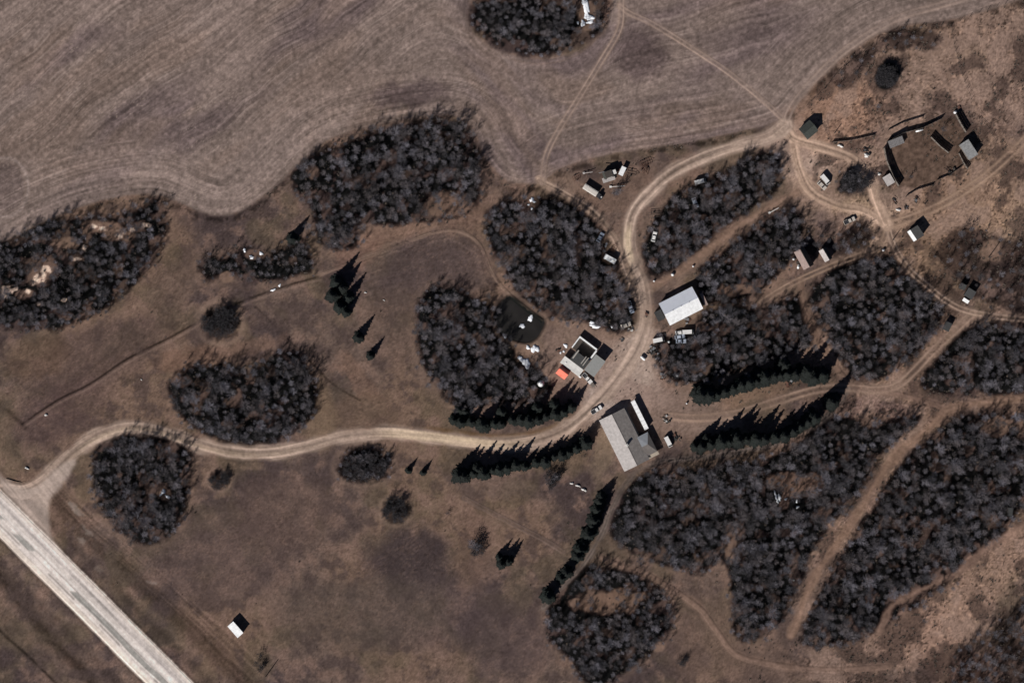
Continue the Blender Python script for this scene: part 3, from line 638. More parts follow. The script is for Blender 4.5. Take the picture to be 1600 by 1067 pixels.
def protos(kind, n, fn, mt, mc):
    out = []
    for i in range(n):
        (tv, tf), (cv, cq, ct) = fn(i)
        tme = mesh_np(kind + '_trunk', tv, [tf], [mt], True); cme = mesh_np(kind + '_crown', cv, [cq, ct], [mc])
        nvt = len(tv); allv = list(tv) + list(cv)
        q = np.array(tf if len(tf[0]) == 4 else tf); tq = q; cq2 = np.array(cq) + nvt if len(cq) else np.zeros((0, 4), int); ct2 = np.array(ct) + nvt if len(ct) else np.zeros((0, 3), int)
        mi = [0] * len(tq) + [1] * (len(cq2) + len(ct2))
        jme = mesh_np(kind + '_whole', allv, [tq, cq2, ct2], [mt, mc], False, mi)
        out.append((tme, cme, jme))
    return out
BARE = protos('bare', 7, lambda i: make_bare(100 + i, 7.4 + .6 * (i % 3), 1.6 + .2 * (i % 4), 980, .029, 1.0, 12, .2), BARK, TWIG)
SHRUB = protos('shrub', 4, lambda i: make_bare(300 + i, 2.6, 1.4, 420, .05, .55, 9, .12), SHRUBM, SHRUBM)
SPRUCE = protos('spruce', 5, lambda i: make_spruce(500 + i, 10.6, 2.9 + .2 * (i % 3)), BARK, SPR)

TREE_PARTS = {}
def plant(name, proto, label, cat, group, p, sc, rz, zs=1.0):
    o = thing(name, label, cat, p, rz, group); o.scale = (sc, sc, sc * zs)
    obj('trunk', proto[0], o); obj('crown', proto[1], o)
    return o

CLR = [(942, 371, 6), (946, 383, 6), (952, 404, 13), (923, 349, 6), (982, 488, 8), (1063, 480, 36), (1030, 494, 10), (1100, 470, 8), (1068, 519, 13), (1029, 532, 8), (1045, 534, 5), (1022, 548, 12), (925, 508, 12),
       (833, 318, 12), (828, 545, 15), (820, 564, 16), (845, 600, 12), (1256, 404, 19), (1289, 398, 13), (1327, 343, 9), (1308, 342, 5), (1290, 285, 14), (1094, 284, 6), (1086, 317, 6), (1022, 370, 6), (1215, 779, 13), (1228, 780, 11), (1246, 788, 11),
       (257, 772, 13), (915, 22, 16), (914, 8, 14), (912, 36, 13), (382, 391, 10), (394, 402, 10), (409, 397, 10), (1577, 798, 10), (1480, 508, 10), (1515, 462, 14), (1432, 363, 17), (1360, 352, 9), (1380, 390, 6), (1050, 430, 6), (1083, 417, 5), (835, 612, 4), (1209, 330, 7)]
# ---- groves: positions
def in_holes(x, y, holes): return any(((x - a + 3) / c) ** 2 + ((y - b - 4) / d) ** 2 < 1.6 + 7 * (gapf(x * 1.3, y * 1.3) - .5) for a, b, c, d in holes)
trees = []; tr = random.Random(21)
gfx, gfy = np.meshgrid(np.arange(-100, 1700, 3.), np.arange(-100, 1200, 3.)); GF = fbm(gfx.ravel() / 17, gfy.ravel() / 17, 405, 3).reshape(gfx.shape)
def gapf(x, y): return GF[min(max(int((y + 100) / 3), 0), GF.shape[0] - 1), min(max(int((x + 100) / 3), 0), GF.shape[1] - 1)]
def track_clear(x, y):
    xa = np.array([x]); ya = np.array([y])
    return track_d[0](x, y)
# rasterised track clearance
gxs, gys = np.meshgrid(np.arange(-60, 1664, 4.), np.arange(-60, 1130, 4.)); sh = gxs.shape; cl = np.full(gxs.size, 1e9)
for n_, P_, hw_, c_, k_ in TR:
    d_, _, _ = pl_dist(gxs.ravel(), gys.ravel(), P_, 40); cl = np.minimum(cl, d_ - hw_)
cl = cl.reshape(sh)
def clear(x, y):
    i = int(round((y + 60) / 4)); j = int(round((x + 60) / 4)); return cl[i, j] if 0 <= i < sh[0] and 0 <= j < sh[1] else 99
for gi, (gn, P, spc, sz, holes) in enumerate(GR):
    x0, y0 = P.min(0); x1, y1 = P.max(0); cell = {}; pts = []
    N = int((x1 - x0) * (y1 - y0) / (spc * spc) * 12)
    cx = rng.uniform(x0, x1, N); cy = rng.uniform(y0, y1, N)
    sd_ = sdist(cx, cy, P, 30); dens = fbm(cx / 26, cy / 26, 400 + gi, 2)
    for x, y, d, dn in zip(cx, cy, sd_, dens):
        wob = 20 * (gapf(x * .8 + 300, y * .8) - .5)
        if d + wob > 1.5 and not (d < 9 and tr.random() < .035): continue
        if in_holes(x, y, holes) and tr.random() > .03: continue
        if gapf(x, y) > .60 and tr.random() < .8: continue
        if clear(x, y) < 5.5 or any((x - a) ** 2 + (y - b) ** 2 < c * c for a, b, c in CLR): continue
        mind = spc * (.58 + .56 * dn + (.15 if d > -8 else 0)); c = (int(x // spc), int(y // spc)); ok = True
        for a in (-2, -1, 0, 1, 2):
            for b in (-2, -1, 0, 1, 2):
                for q in cell.get((c[0] + a, c[1] + b), ()):
                    if (q[0] - x) ** 2 + (q[1] - y) ** 2 < mind * mind: ok = False; break
                if not ok: break
            if not ok: break
        if not ok: continue
        cell.setdefault(c, []).append((x, y))
        trees.append((x, y, sz * (.52 + .72 * tr.random() ** 1.3) * (1 - .28 * (d > -5)), tr.uniform(0, 6.28), tr.randrange(7), gi, d))
print('trees', len(trees))
order = sorted(range(len(trees)), key=lambda i: -trees[i][2] if -5 < trees[i][0] < 1605 and -5 < trees[i][1] < 1072 else 1)
indiv = order[:300]; rest = order[300:]
TH = {}
def sector(gi, x, y, d):
    P = GR[gi][1]; c = P.mean(0); a = math.degrees(math.atan2(-(y - c[1]), x - c[0])) % 360
    nm = ['eastern', 'north-eastern', 'northern', 'north-western', 'western', 'south-western', 'southern', 'south-eastern'][int((a + 22.5) // 45) % 8]
    return nm, ('edge' if d > -9 else ('middle ring' if d > -24 else 'core'))
RANK = ['widest', 'second widest', 'third widest', 'fourth widest', 'fifth widest', 'sixth widest', 'seventh widest', 'eighth widest', 'ninth widest', 'tenth widest', 'eleventh widest', 'twelfth widest', 'thirteenth widest', 'fourteenth widest', 'fifteenth widest', 'sixteenth widest', 'seventeenth widest', 'eighteenth widest', 'nineteenth widest', 'twentieth widest', 'slim']
seen = {}
for i in indiv:
    x, y, s_, rz, k, gi, d = trees[i]; nm, pos = sector(gi, x, y, d)
    key = (gi, nm, pos); rk = seen.get(key, 0); seen[key] = rk + 1
    lab = f"{RANK[min(rk, 20)]} bare tree on the {nm} {pos} of {GR[gi][0]}"
    o = plant('bare_tree', BARE[k], lab, 'tree', 'bare trees of ' + GR[gi][0], G(x, y), s_, rz)

# ---- everything else that grows: geometry-node instancing of whole plants
def scatter(name, P, label, cat, protolist, attrs):
    """P (n,3); attrs: scale, rot, idx"""
    me = bpy.data.meshes.new(name); me.vertices.add(len(P)); me.vertices.foreach_set('co', np.asarray(P, np.float32).ravel())
    for an, dt, data in (('sc', 'FLOAT', attrs[0]), ('rz', 'FLOAT', attrs[1]), ('ix', 'INT', attrs[2])):
        a = me.attributes.new(an, dt, 'POINT'); a.data.foreach_set('value', data)
    o = obj(name, me)
    ng = bpy.data.node_groups.new(name + '_growth', 'GeometryNodeTree')
    ng.interface.new_socket('Geometry', in_out='INPUT', socket_type='NodeSocketGeometry'); ng.interface.new_socket('Geometry', in_out='OUTPUT', socket_type='NodeSocketGeometry')
    N = ng.nodes; gi_ = N.new('NodeGroupInput'); go = N.new('NodeGroupOutput'); ip = N.new('GeometryNodeInstanceOnPoints')
    ng.links.new(gi_.outputs[0], ip.inputs['Points'])
    j = N.new('GeometryNodeJoinGeometry')
    for p in protolist[::-1]:
        po = bpy.data.objects.new(name + '_seedling', p); oi = N.new('GeometryNodeObjectInfo'); oi.inputs['Object'].default_value = po; oi.inputs['As Instance'].default_value = True
        ng.links.new(oi.outputs['Geometry'], j.inputs[0])
    ng.links.new(j.outputs[0], ip.inputs['Instance']); ip.inputs['Pick Instance'].default_value = True
    def at(nm, dt):
        a = N.new('GeometryNodeInputNamedAttribute'); a.data_type = dt; a.inputs[0].default_value = nm
        return [s for s in a.outputs if s.enabled][0]
    ng.links.new(at('ix', 'INT'), ip.inputs['Instance Index'])
    cx_ = N.new('ShaderNodeCombineXYZ'); ng.links.new(at('rz', 'FLOAT'), cx_.inputs[2]); ng.links.new(cx_.outputs[0], ip.inputs['Rotation'])
    ng.links.new(at('sc', 'FLOAT'), ip.inputs['Scale'])
    ng.links.new(ip.outputs[0], go.inputs[0])
    md = o.modifiers.new('growth', 'NODES'); md.node_group = ng
    return tag(o, label, cat, kind='stuff')
P = []; A = [[], [], []]
for i in rest:
    x, y, s_, rz, k, gi, d = trees[i]; g = G(x, y); P.append(g[:]); A[0].append(s_); A[1].append(rz); A[2].append(k)
scatter('bare_woodland', P, 'mass of smaller leafless grey trees filling all the groves', 'woodland', [b[2] for b in BARE], A)

# undergrowth / scrub: low dark tufts over the rough pasture
def make_tuft(seed):
    r = random.Random(seed); V = []; T = []
    for i in range(46):
        a = r.uniform(0, 6.283); b = r.uniform(0, .35); s0 = np.array((math.cos(a) * b, math.sin(a) * b, 0)); th = r.uniform(0, 6.283); l = r.uniform(.3, .75)
        e = s0 + np.array((math.cos(th) * .6, math.sin(th) * .6, r.uniform(.6, 1.2))) * l; s = np.array((-math.sin(th), math.cos(th), 0)) * .05; j = len(V); V += [s0 - s, s0 + s, e]; T.append((j, j + 1, j + 2))
    return V, T
TUFTM = mat('dry_weeds', (.125, .098, .08), .95, .3, 2, rand=.5)
tufts = []
for i in range(4):
    V, T = make_tuft(i); tufts.append(mesh_np('weed_tuft', V, [T], [TUFTM]))
N = 110000; cx = rng.uniform(-10, 1610, N); cy = rng.uniform(-10, 1075, N)
dn = fbm(cx / 34, cy / 34, 600, 3); fine = fbm(cx / 8, cy / 8, 601, 2)
infl = inside(cx, cy, FIELD); s_, _ = highway(cx, cy)
wgt = .004 + .75 * sstep(1180, 1320, cx) * sstep(.47, .60, dn) + .25 * sstep(800, 1000, cx) * sstep(.5, .65, dn)
for gn, Pg, spc, sz, holes in GR:
    sdv = sdist(cx, cy, Pg, 16); wgt = np.maximum(wgt, .55 * sstep(8, 2, np.abs(sdv + 2))); wgt = np.maximum(wgt, .45 * (sdv < 0))
wgt = wgt * sstep(.3, .6, fine)
fd, _, _ = pl_dist(cx, cy, FEDGE, 30); wgt = np.where(infl, wgt * 0 + .0, wgt); wgt = np.maximum(wgt, .5 * sstep(9, 4, np.abs(fd - 3)) * (~infl) * sstep(.5, .6, dn))
ck = np.array([clear(a, b) for a, b in zip(cx, cy)])
for a, b, c in CLR: ck[(cx - a) ** 2 + (cy - b) ** 2 < c * c] = -1; keep = (rng.random(N) < wgt) & (ck > 1.5) & ~((s_ > -5) & (s_ < HWW + 5)) & (sdist(cx, cy, POND, 10) > 2) & (sdist(cx, cy, CLUMP_BED, 10) > 2)
cx = cx[keep]; cy = cy[keep]; XX = (cx - 800) * S; YY = (533.5 - cy) * S
P = np.stack([XX, YY, terrain(XX, YY) - .1], 1); n = len(P); print('tufts', n)
scatter('weedy_scrub', P, 'low dry brown weeds and scrub scattered over rough pasture', 'scrub', tufts, [.3 + 1.0 * rng.random(n) ** 2.6, rng.uniform(0, 6.28, n), rng.integers(0, 4, n)])

# ---- spruces
SPR_GROUPS = [
 ('row north of the driveway', 'spruces in the row north of the driveway', .88, [(708, 655), (722, 660), (738, 659), (757, 663), (770, 662), (785, 660), (800, 656), (815, 655), (828, 655), (841, 656), (855, 652), (868, 648), (880, 643), (892, 637), (716, 640), (728, 645), (786, 646), (842, 640), (866, 632)]),
 ('row south of the driveway', 'spruces in the row south of the driveway', .80, [(716, 741), (727, 741), (739, 740), (757, 737), (768, 736), (780, 735), (792, 731), (806, 728), (822, 727), (838, 722), (850, 721), (864, 714), (877, 709), (890, 706), (902, 701), (912, 690), (748, 730)]),
 ('upper row north of the east lane', 'spruces in the upper row beside the east lane', 1.05, [(1092, 618), (1105, 620), (1118, 616), (1130, 612), (1143, 609), (1156, 604), (1168, 600), (1181, 596), (1193, 591), (1206, 588), (1218, 587), (1230, 585), (1243, 588), (1256, 582), (1271, 592), (1281, 587), (1180, 585), (1225, 572)]),
 ('lower row south of the east lane', 'spruces in the lower row beside the east lane', .95, [(1082, 698), (1096, 696), (1110, 694), (1124, 692), (1138, 690), (1152, 689), (1166, 686), (1180, 685), (1195, 685), (1208, 683), (1222, 679), (1235, 673), (1248, 667), (1260, 660), (1272, 652), (1296, 632), (1302, 624), (1102, 685), (1145, 680)]),
 ('row slanting down beside the footpath', 'spruces in the slanting footpath row', .82, [(853, 930), (877, 904), (884, 896), (903, 868), (908, 858), (913, 847), (919, 834), (924, 822), (929, 810), (933, 798), (936, 786), (940, 776)]),
]
sr = random.Random(5)
ordn = ['first', 'second', 'third', 'fourth', 'fifth', 'sixth', 'seventh', 'eighth', 'ninth', 'tenth', 'eleventh', 'twelfth', 'thirteenth', 'fourteenth', 'fifteenth', 'sixteenth', 'seventeenth', 'eighteenth', 'nineteenth', 'twentieth']
for desc, grp, sc, pts in SPR_GROUPS:
    srt = sorted(pts)
    for k, (x, y) in enumerate(srt):
        x += sr.uniform(-3, 3); y += sr.uniform(-3, 2)
        plant('spruce_tree', SPRUCE[sr.randrange(5)], f'{ordn[k]} spruce from the west in the {desc}', 'tree', grp, G(x, y), sc * sr.uniform(.86, 1.46), sr.uniform(0, 6.28), .96)
for x, y, sc, lab in [(520, 462, 1.1, 'westernmost big spruce of the dark cluster on the clearing edge'), (531, 480, 1.05, 'big spruce at the southern tip of the clearing-edge cluster'), (541, 488, .8, 'smaller spruce at the south-east foot of the clearing-edge cluster'), (527, 442, 1.15, 'tallest spruce on the north side of the clearing-edge cluster'),
    (544, 465, .95, 'eastern spruce of the dark cluster on the clearing edge'), (535, 450, 1.0, 'spruce in the middle of the clearing-edge cluster'), (560, 527, .86, 'slim lone spruce north of its twin in the open clearing'), (579, 556, .74, 'slim lone spruce just south-east of its taller twin'),
    (638, 735, .5, 'western one of two tiny young spruces by the driveway bend'), (661, 738, .5, 'eastern one of two tiny young spruces by the driveway bend'), (784, 880, .95, 'larger spruce of the lone pair on the southern lawn'), (794, 876, .8, 'smaller spruce of the lone pair on the southern lawn'), (780, 870, .7, 'short spruce behind the lone pair on the southern lawn'), (457, 374, .9, 'narrow spruce beside the ragged western grove')]:
    plant('spruce_tree', SPRUCE[sr.randrange(5)], lab, 'tree', None, G(x, y), sc, sr.uniform(0, 6.28), .98)

# ---- lone shrubs and bare trees
ORD = ['first', 'second', 'third', 'fourth', 'fifth', 'sixth', 'seventh', 'eighth', 'ninth', 'tenth', 'eleventh', 'twelfth', 'thirteenth', 'fourteenth', 'fifteenth', 'sixteenth', 'seventeenth', 'eighteenth', 'nineteenth']
def bush_ring(cx, cy, rx, ry, n, sc, lab, seed, proto=SHRUB, name='shrub', cat='shrub', group=None):
    r = random.Random(seed); sn = {}
    for i in range(n):
        a = r.uniform(0, 6.283); q = math.sqrt(r.random())
        key = (['eastern', 'south-eastern', 'southern', 'south-western', 'western', 'north-western', 'northern', 'north-eastern'][int((math.degrees(a) % 360 + 22.5) // 45) % 8], 'rim' if q > .7 else 'inside')
        rk = sn.get(key, 0); sn[key] = rk + 1
        lab_ = f"{'' if rk == 0 else ORD[rk] + ' '}dark shrub on the {key[0]} {key[1]} of {lab}"
        plant(name, proto[r.randrange(len(proto))], lab_, cat, group, G(cx + rx * q * math.cos(a), cy + ry * q * math.sin(a)), sc * r.uniform(.8, 1.2), r.uniform(0, 6.28))
bush_ring(1384, 121, 13, 15, 80, 1.25, 'the round black clump in the tan pasture', 11, group='shrubs of the round black clump')
bush_ring(344, 503, 27, 23, 62, 1.15, 'the lone round clump', 1, group='shrubs of the lone round clump')
bush_ring(343, 750, 14, 13, 20, 1.0, 'the small clump beside the highway grove', 2, group='shrubs of the small round clump')
bush_ring(618, 796, 20, 19, 32, 1.1, 'the south lawn clump', 3, group='shrubs of the south lawn clump')
bush_ring(568, 726, 36, 20, 46, 1.15, 'the clump below the driveway', 4, group='shrubs south of the driveway')
bush_ring(1335, 285, 22, 15, 48, 1.2, 'the clump in the sandy loop', 5, group='shrubs inside the sandy loop')
bush_ring(405, 1035, 8, 14, 6, .9, 'the clump beside the pole', 6, group='shrubs beside the pole')
bush_ring(1065, 1032, 9, 12, 8, .9, 'the clump below the hollow grove', 7, group='shrubs south of the hollow grove')
for x, y, s_, lab in [(700, 801, .8, 'tiny dark bush between the lawn clump and the lawn spruces')]:
    plant('bare_bush', SHRUB[int(x) % 4], lab, 'bush', None, G(x, y), s_, x, .8)
bush_ring(745, 854, 13, 14, 16, 1.0, 'the loose bush west of the lawn spruces', 21, group='shrubs west of the lawn spruces')
bush_ring(862, 748, 14, 12, 16, 1.0, 'the loose bush below the driveway spruces', 22, group='shrubs below the driveway spruces')
bush_ring(1292, 1012, 26, 5, 8, .8, 'the scrub south of the long trail', 23, group='shrubs south of the long trail')
for x, y, s_, lab in [(745, 853, .8, 'lone bare tree with spreading limbs west of the lawn spruces'), (866, 744, .8, 'lone bare tree just below the southern driveway spruces'), (738, 848, .9, 'smaller bare tree leaning on its neighbour west of the lawn spruces'),
                      (857, 751, .8, 'smaller bare tree beside the lone one below the driveway spruces'), (1443, 968, .7, 'lone bare bush on the pale sandy pasture in the south-east'), (960, 302, .8, 'bare bush beside the grain truck'), (1422, 277, .5, 'small bush inside the corral near its south-west side'), (1473, 203, .6, 'bush in the northern pen of the corral'), (965, 300, .9, 'bare bush east of the thin white auger'), (1370, 168, .6, 'bush halfway along the thin north pasture fence')]:
    plant('bare_tree', BARE[int(x) % 7], lab, 'tree', None, G(x, y), s_, x)

# ------------------------------------------------------------------ building materials
WHITE = mat('white_sheet_metal', (.80, .80, .80), .5, .16, .9)
OFFW = mat('weathered_white_paint', (.62, .60, .57), .7, .14, .8)
PALE = mat('pale_grey_roofing', (.40, .365, .35), .85, .22, .9)
SHING_SHADE = mat('grey_brown_shingles_shaded', (.23, .205, .19), .9, .25, .9, bump=.4)
FLATG = mat('grey_gravel_roofing', (.25, .25, .24), .9, .1, 1.5)
DKG = mat('dark_roofing_felt', (.045, .045, .045), .9, .25, 1.2)
GRN = mat('faded_green_roofing', (.05, .055, .048), .9, .2, 1.0)
WOOD = mat('weathered_grey_boards', (.16, .135, .115), .9, .3, 2.0)
DWOOD = mat('dark_old_boards', (.05, .04, .034), .9, .3, 2.0)
PINK = mat('faded_red_boards', (.27, .20, .18), .9, .2, 1.5)
RED = mat('salmon_red_sheet', (.74, .17, .11), .5, .1, 1)
RUST = mat('rusty_metal', (.10, .045, .03), .85, .35, 3)
GLASS = mat('dark_window_glass', (.012, .014, .018), .08, .1, 1)
BLACK = mat('black_rubber', (.015, .015, .015), .8, .2, 3)
STEEL = mat('grey_steel', (.30, .30, .31), .5, .15, 2, .3)
SNOW = mat('old_white_snow', (.82, .84, .88), .6, .06, .8, bump=.3)
CONC = mat('concrete', (.34, .31, .28), .9, .15, 1)
DIRTW = mat('dusty_white_vehicle_paint', (.72, .70, .68), .4, .06, 1)
BEIGE = mat('beige_vehicle_paint', (.48, .43, .38), .5, .1, 1)
DARKP = mat('dark_vehicle_paint', (.04, .04, .045), .35, .1, 1)
BLUEP = mat('pale_blue_grey_paint', (.38, .42, .50), .4, .08, 1)

def ang(dx, dy): return math.atan2(-dy, dx)      # photo direction -> rotation about z

def windows_on(o, L, y, zs, xs, wd=1.0, ht=1.0, m=GLASS):
    sgn = 1 if y > 0 else -1
    for x in xs:
        f = MB(); f.box(x - wd / 2 - .08, x + wd / 2 + .08, min(y, y + sgn * .05), max(y, y + sgn * .05), zs - .08, zs + ht + .08); w_ = f.build('window', OFFW, o)
        g = MB(); g.box(x - wd / 2, x + wd / 2, min(y + sgn * .03, y + sgn * .06), max(y + sgn * .03, y + sgn * .06), zs, zs + ht); g.build('pane', m, w_)

def door_on(o, x, y, wd=.95, ht=2.05, m=OFFW):
    sgn = 1 if y > 0 else -1
    f = MB(); f.box(x - wd / 2, x + wd / 2, min(y, y + sgn * .06), max(y, y + sgn * .06), .02, ht); d = f.build('door', m, o)
    h = MB(); h.box(x + wd * .35, x + wd * .42, min(y + sgn * .06, y + sgn * .12), max(y + sgn * .06, y + sgn * .12), .95, 1.05); h.build('handle', STEEL, d)

def gable(name, label, cat, cx, cy, a, L, Wd, wall, ridge, mr, mw, mr2=None, ribs=True, ov=.25, door=True, group=None):
    o = thing(name, label, cat, G(cx, cy), a, group); l = L / 2; w_ = Wd / 2
    b = MB(); z0 = -.3
    b.hull([(-l + .1, -w_ + .1, z0), (l - .1, -w_ + .1, z0), (l - .1, w_ - .1, z0), (-l + .1, w_ - .1, z0)], [(-l + .1, -w_ + .1, wall), (l - .1, -w_ + .1, wall), (l - .1, w_ - .1, wall), (-l + .1, w_ - .1, wall)])
    for x in (-l + .1, l - .22): b.hull([(x, -w_ + .1, wall), (x, w_ - .1, wall), (x, 0, ridge - .06)], [(x + .12, -w_ + .1, wall), (x + .12, w_ - .1, wall), (x + .12, 0, ridge - .06)])
    b.build('wall', mw, o)
    sl = (ridge - wall) / w_; ze = wall - ov * sl
    for sgn, mm in ((-1, mr), (1, mr2 or mr)):
        r = MB(); q = [(-l - ov, sgn * (w_ + ov), ze + .1), (l + ov, sgn * (w_ + ov), ze + .1), (l + ov, sgn * .02, ridge + .1), (-l - ov, sgn * .02, ridge + .1)]
        if sgn > 0: q = q[::-1]
        r.slab(q, .1); ro = r.build('roof_slope', mm, o)
        if ribs:
            k = MB(); n = int((2 * l + 2 * ov) / .9)
            for i in range(n + 1):
                x = -l - ov + .04 + i * (2 * l + 2 * ov - .08) / n
                k.hull([(x - .03, sgn * (w_ + ov), ze + .102), (x + .03, sgn * (w_ + ov), ze + .102), (x + .03, sgn * .05, ridge + .102), (x - .03, sgn * .05, ridge + .102)], [(x - .02, sgn * (w_ + ov), ze + .14), (x + .02, sgn * (w_ + ov), ze + .14), (x + .02, sgn * .05, ridge + .14), (x - .02, sgn * .05, ridge + .14)])
            k.build('roof_seam', mm, ro)
    c = MB(); c.box(-l - ov, l + ov, -.12, .12, ridge + .08, ridge + .17); c.build('ridge_cap', mr2 or mr, o)
    if door: door_on(o, 0, -w_ + .1, m=mw)
    return o

def mono(name, label, cat, cx, cy, a, L, Wd, zl, zh, mr, mw, group=None, ov=.15, ribs=True):
    """single-slope shed: low side at -y, high side at +y"""
    o = thing(name, label, cat, G(cx, cy), a, group); l = L / 2; w_ = Wd / 2
    b = MB(); b.hull([(-l, -w_, -.3), (l, -w_, -.3), (l, w_, -.3), (-l, w_, -.3)], [(-l, -w_, zl), (l, -w_, zl), (l, w_, zh), (-l, w_, zh)]); b.build('wall', mw, o)
    r = MB(); r.slab([(-l - ov, -w_ - ov, zl + .12), (l + ov, -w_ - ov, zl + .12), (l + ov, w_ + ov, zh + .12), (-l - ov, w_ + ov, zh + .12)], .11); ro = r.build('roof', mr, o)
    if ribs:
        k = MB(); n = max(3, int(L / .8))
        for i in range(n + 1):
            x = -l + i * 2 * l / n; k.hull([(x - .03, -w_ - ov, zl + .122), (x + .03, -w_ - ov, zl + .122), (x + .03, w_ + ov, zh + .122), (x - .03, w_ + ov, zh + .122)], [(x - .02, -w_ - ov, zl + .16), (x + .02, -w_ - ov, zl + .16), (x + .02, w_ + ov, zh + .16), (x - .02, w_ + ov, zh + .16)])
        k.build('roof_seam', mr, ro)
    door_on(o, l * .3, -w_, .8, min(1.9, zl - .1), mw)
    return o

# ------------------------------------------------------------------ the farmhouse
A_H = ang(39, 78.5)
h = gable('farmhouse', 'long farmhouse with pale lit front roof slope, darker shaded rear slope and side wing', 'house', 975, 686.5, A_H, 24.2, 11.6, 3.3, 5.0, PALE, OFFW, SHING_SHADE, ribs=False, ov=.35)  # rear slope's darker roofing paints in the shade of its side
rc = MB()
for k in range(1, 12): # shingle courses on both slopes, real steps
    for sgn in (-1, 1):
        y = sgn * (6.1 - k * .5); z = 3.3 + (6.15 - abs(y) - .35) / 5.8 * 1.7 + .1
        rc.box(-12.4, 12.4, min(y, y + sgn * .06), max(y, y + sgn * .06), z - .06, z + .025)
ch = MB(); ch.box(-.45, .45, -.45, .45, 3.6, 6.0)
for x in (-.2, .2): ch.bar((x, 0, 6), (x, 0, 6.35), .12, 8)
co = ch.build('chimney', CONC, h); co.location = (2.4, -.1, .4)
cp = MB(); cp.box(-.55, .55, -.55, .55, 5.98, 6.08); cp.build('chimney_cap', OFFW, co)
vt = MB(); vt.bar((5.4, -3, 3.4), (5.4, -3, 4.2), .12, 8); vt.build('vent_pipe', STEEL, h)
windows_on(h, 24, -5.72, 1.0, (-9, -6, 5, 9), 1.4, 1.1); windows_on(h, 24, 5.72, 1.0, (-9, -5, -1.5), 1.2, 1.1)
wg = MB(); wg.box(1.8, 10.6, 5.5, 10.4, -.3, 2.8); wg.build('wing_wall', OFFW, h)
hp = MB()   # hipped wing roof
hp.face([(1.5, 5.4, 3.5), (1.5, 10.7, 2.75), (6.2, 8.2, 4.0), (6.2, 5.4, 4.1)])
hp.build('wing_roof_north', mat('blue_grey_roofing', (.27, .28, .30), .85, .1, 1), h)
hp = MB(); hp.face([(1.5, 10.7, 2.75), (10.9, 10.7, 2.75), (6.2, 8.2, 4.0)]); hp.face([(10.9, 10.7, 2.75), (10.9, 5.4, 3.2), (6.2, 5.4, 4.1), (6.2, 8.2, 4.0)]); hp.face([(1.5, 10.7, 2.7), (1.5, 5.4, 2.7), (10.9, 5.4, 2.7), (10.9, 10.7, 2.7)])
hp.face([(1.5, 10.7, 2.7), (10.9, 10.7, 2.7), (10.9, 10.7, 2.75), (1.5, 10.7, 2.75)]); hp.face([(10.9, 10.7, 2.7), (10.9, 5.4, 2.7), (10.9, 5.4, 3.2), (10.9, 10.7, 2.75)]); hp.face([(1.5, 5.4, 2.7), (1.5, 10.7, 2.7), (1.5, 10.7, 2.75), (1.5, 5.4, 3.5)])
hp.build('wing_roof', mat('dark_brown_shingles', (.155, .135, .125), .9, .15, 1), h)
pr = MB(); pr.slab([(10.95, 5.0, 2.6), (12.4, 5.0, 2.4), (12.4, 10.9, 2.4), (10.95, 10.9, 2.6)], .1)
for y in (5.2, 8, 10.7): pr.bar((12.2, y, -.2), (12.2, y, 2.35), .07)
pr.build('porch_roof', mat('tan_boards', (.36, .30, .24), .9, .15, 1), h)
dk = MB(); dk.box(-12.3, -12.15, 6.1, 9.6, -.2, .25); dk.box(-11.5, 1.2, 5.75, 6.9, -.2, .25); dk.build('back_step', CONC, h)
# covered walk with the long white roof
wk = thing('covered_walkway', 'long narrow white flat roof along the dark courtyard behind the farmhouse', 'walkway', G(999, 648), A_H)
r = MB(); r.slab([(-6.9, -.95, 2.5), (6.9, -.95, 2.5), (6.9, .95, 2.62), (-6.9, .95, 2.62)], .12); ro = r.build('roof', WHITE, wk)
k = MB()
for i in range(8): k.box(-6.6 + i * 1.88, -6.5 + i * 1.88, -.95, .9, 2.62, 2.66)
k.build('roof_seam', OFFW, ro)
r = MB(); r.box(-6.8, 6.8, .78, .88, -.3, 2.4); r.build('back_wall', OFFW, wk)
for i in range(5):
    p = MB(); p.bar((-6.6 + i * 3.3, -.8, -.3), (-6.6 + i * 3.3, -.8, 2.42), .07); p.build('post', OFFW, wk)

# ------------------------------------------------------------------ workshop with courtyard, red shed
A_Y = math.radians(-37)
y0 = thing('workshop', 'workshop of white and grey flat roofs around a dark walled yard', 'building', G(882.5, 556), A_Y)
def blk(nm, x0, x1, ya, yb, zh, mr, mw, fall=.15):
    b = MB(); b.box(x0 + .15, x1 - .15, ya + .15, yb - .15, -.3, zh - .16); wl = b.build(nm + '_wall', mw, y0)
    r = MB(); r.slab([(x0, ya, zh - fall), (x1, ya, zh - fall), (x1, yb, zh), (x0, yb, zh)], .12); return r.build(nm + '_roof', mr, y0)
ro = blk('front_shop', 0, 10.2, -3.6, 0, 3.0, OFFW, OFFW, .3)
k = MB()
for i in range(13): k.box(.1 + i * .83, .16 + i * .83, -3.5, -.05, 2.72, 2.8)
k.build('roof_seam', OFFW, ro)
v_ = MB(); v_.bar((2.2, -2.2, 2.6), (2.2, -2.2, 3.3), .25, 8); v_.build('roof_vent', WHITE, ro)
blk('side_shop', 10.25, 15.6, .2, 8.7, 4.3, FLATG, WOOD)
blk('middle_shop', 2.6, 10.1, .1, 4.7, 3.5, DKG, WOOD)
for (x0_, x1_, ya_, yb_) in ((0, .5, 4.8, 10.2), (0, 9.6, 10.2, 10.9), (9.3, 10.0, 4.8, 10.1)):
    b = MB(); b.box(x0_, x1_, ya_, yb_, -.3, 2.5); b.build('yard_wall', WHITE, y0)
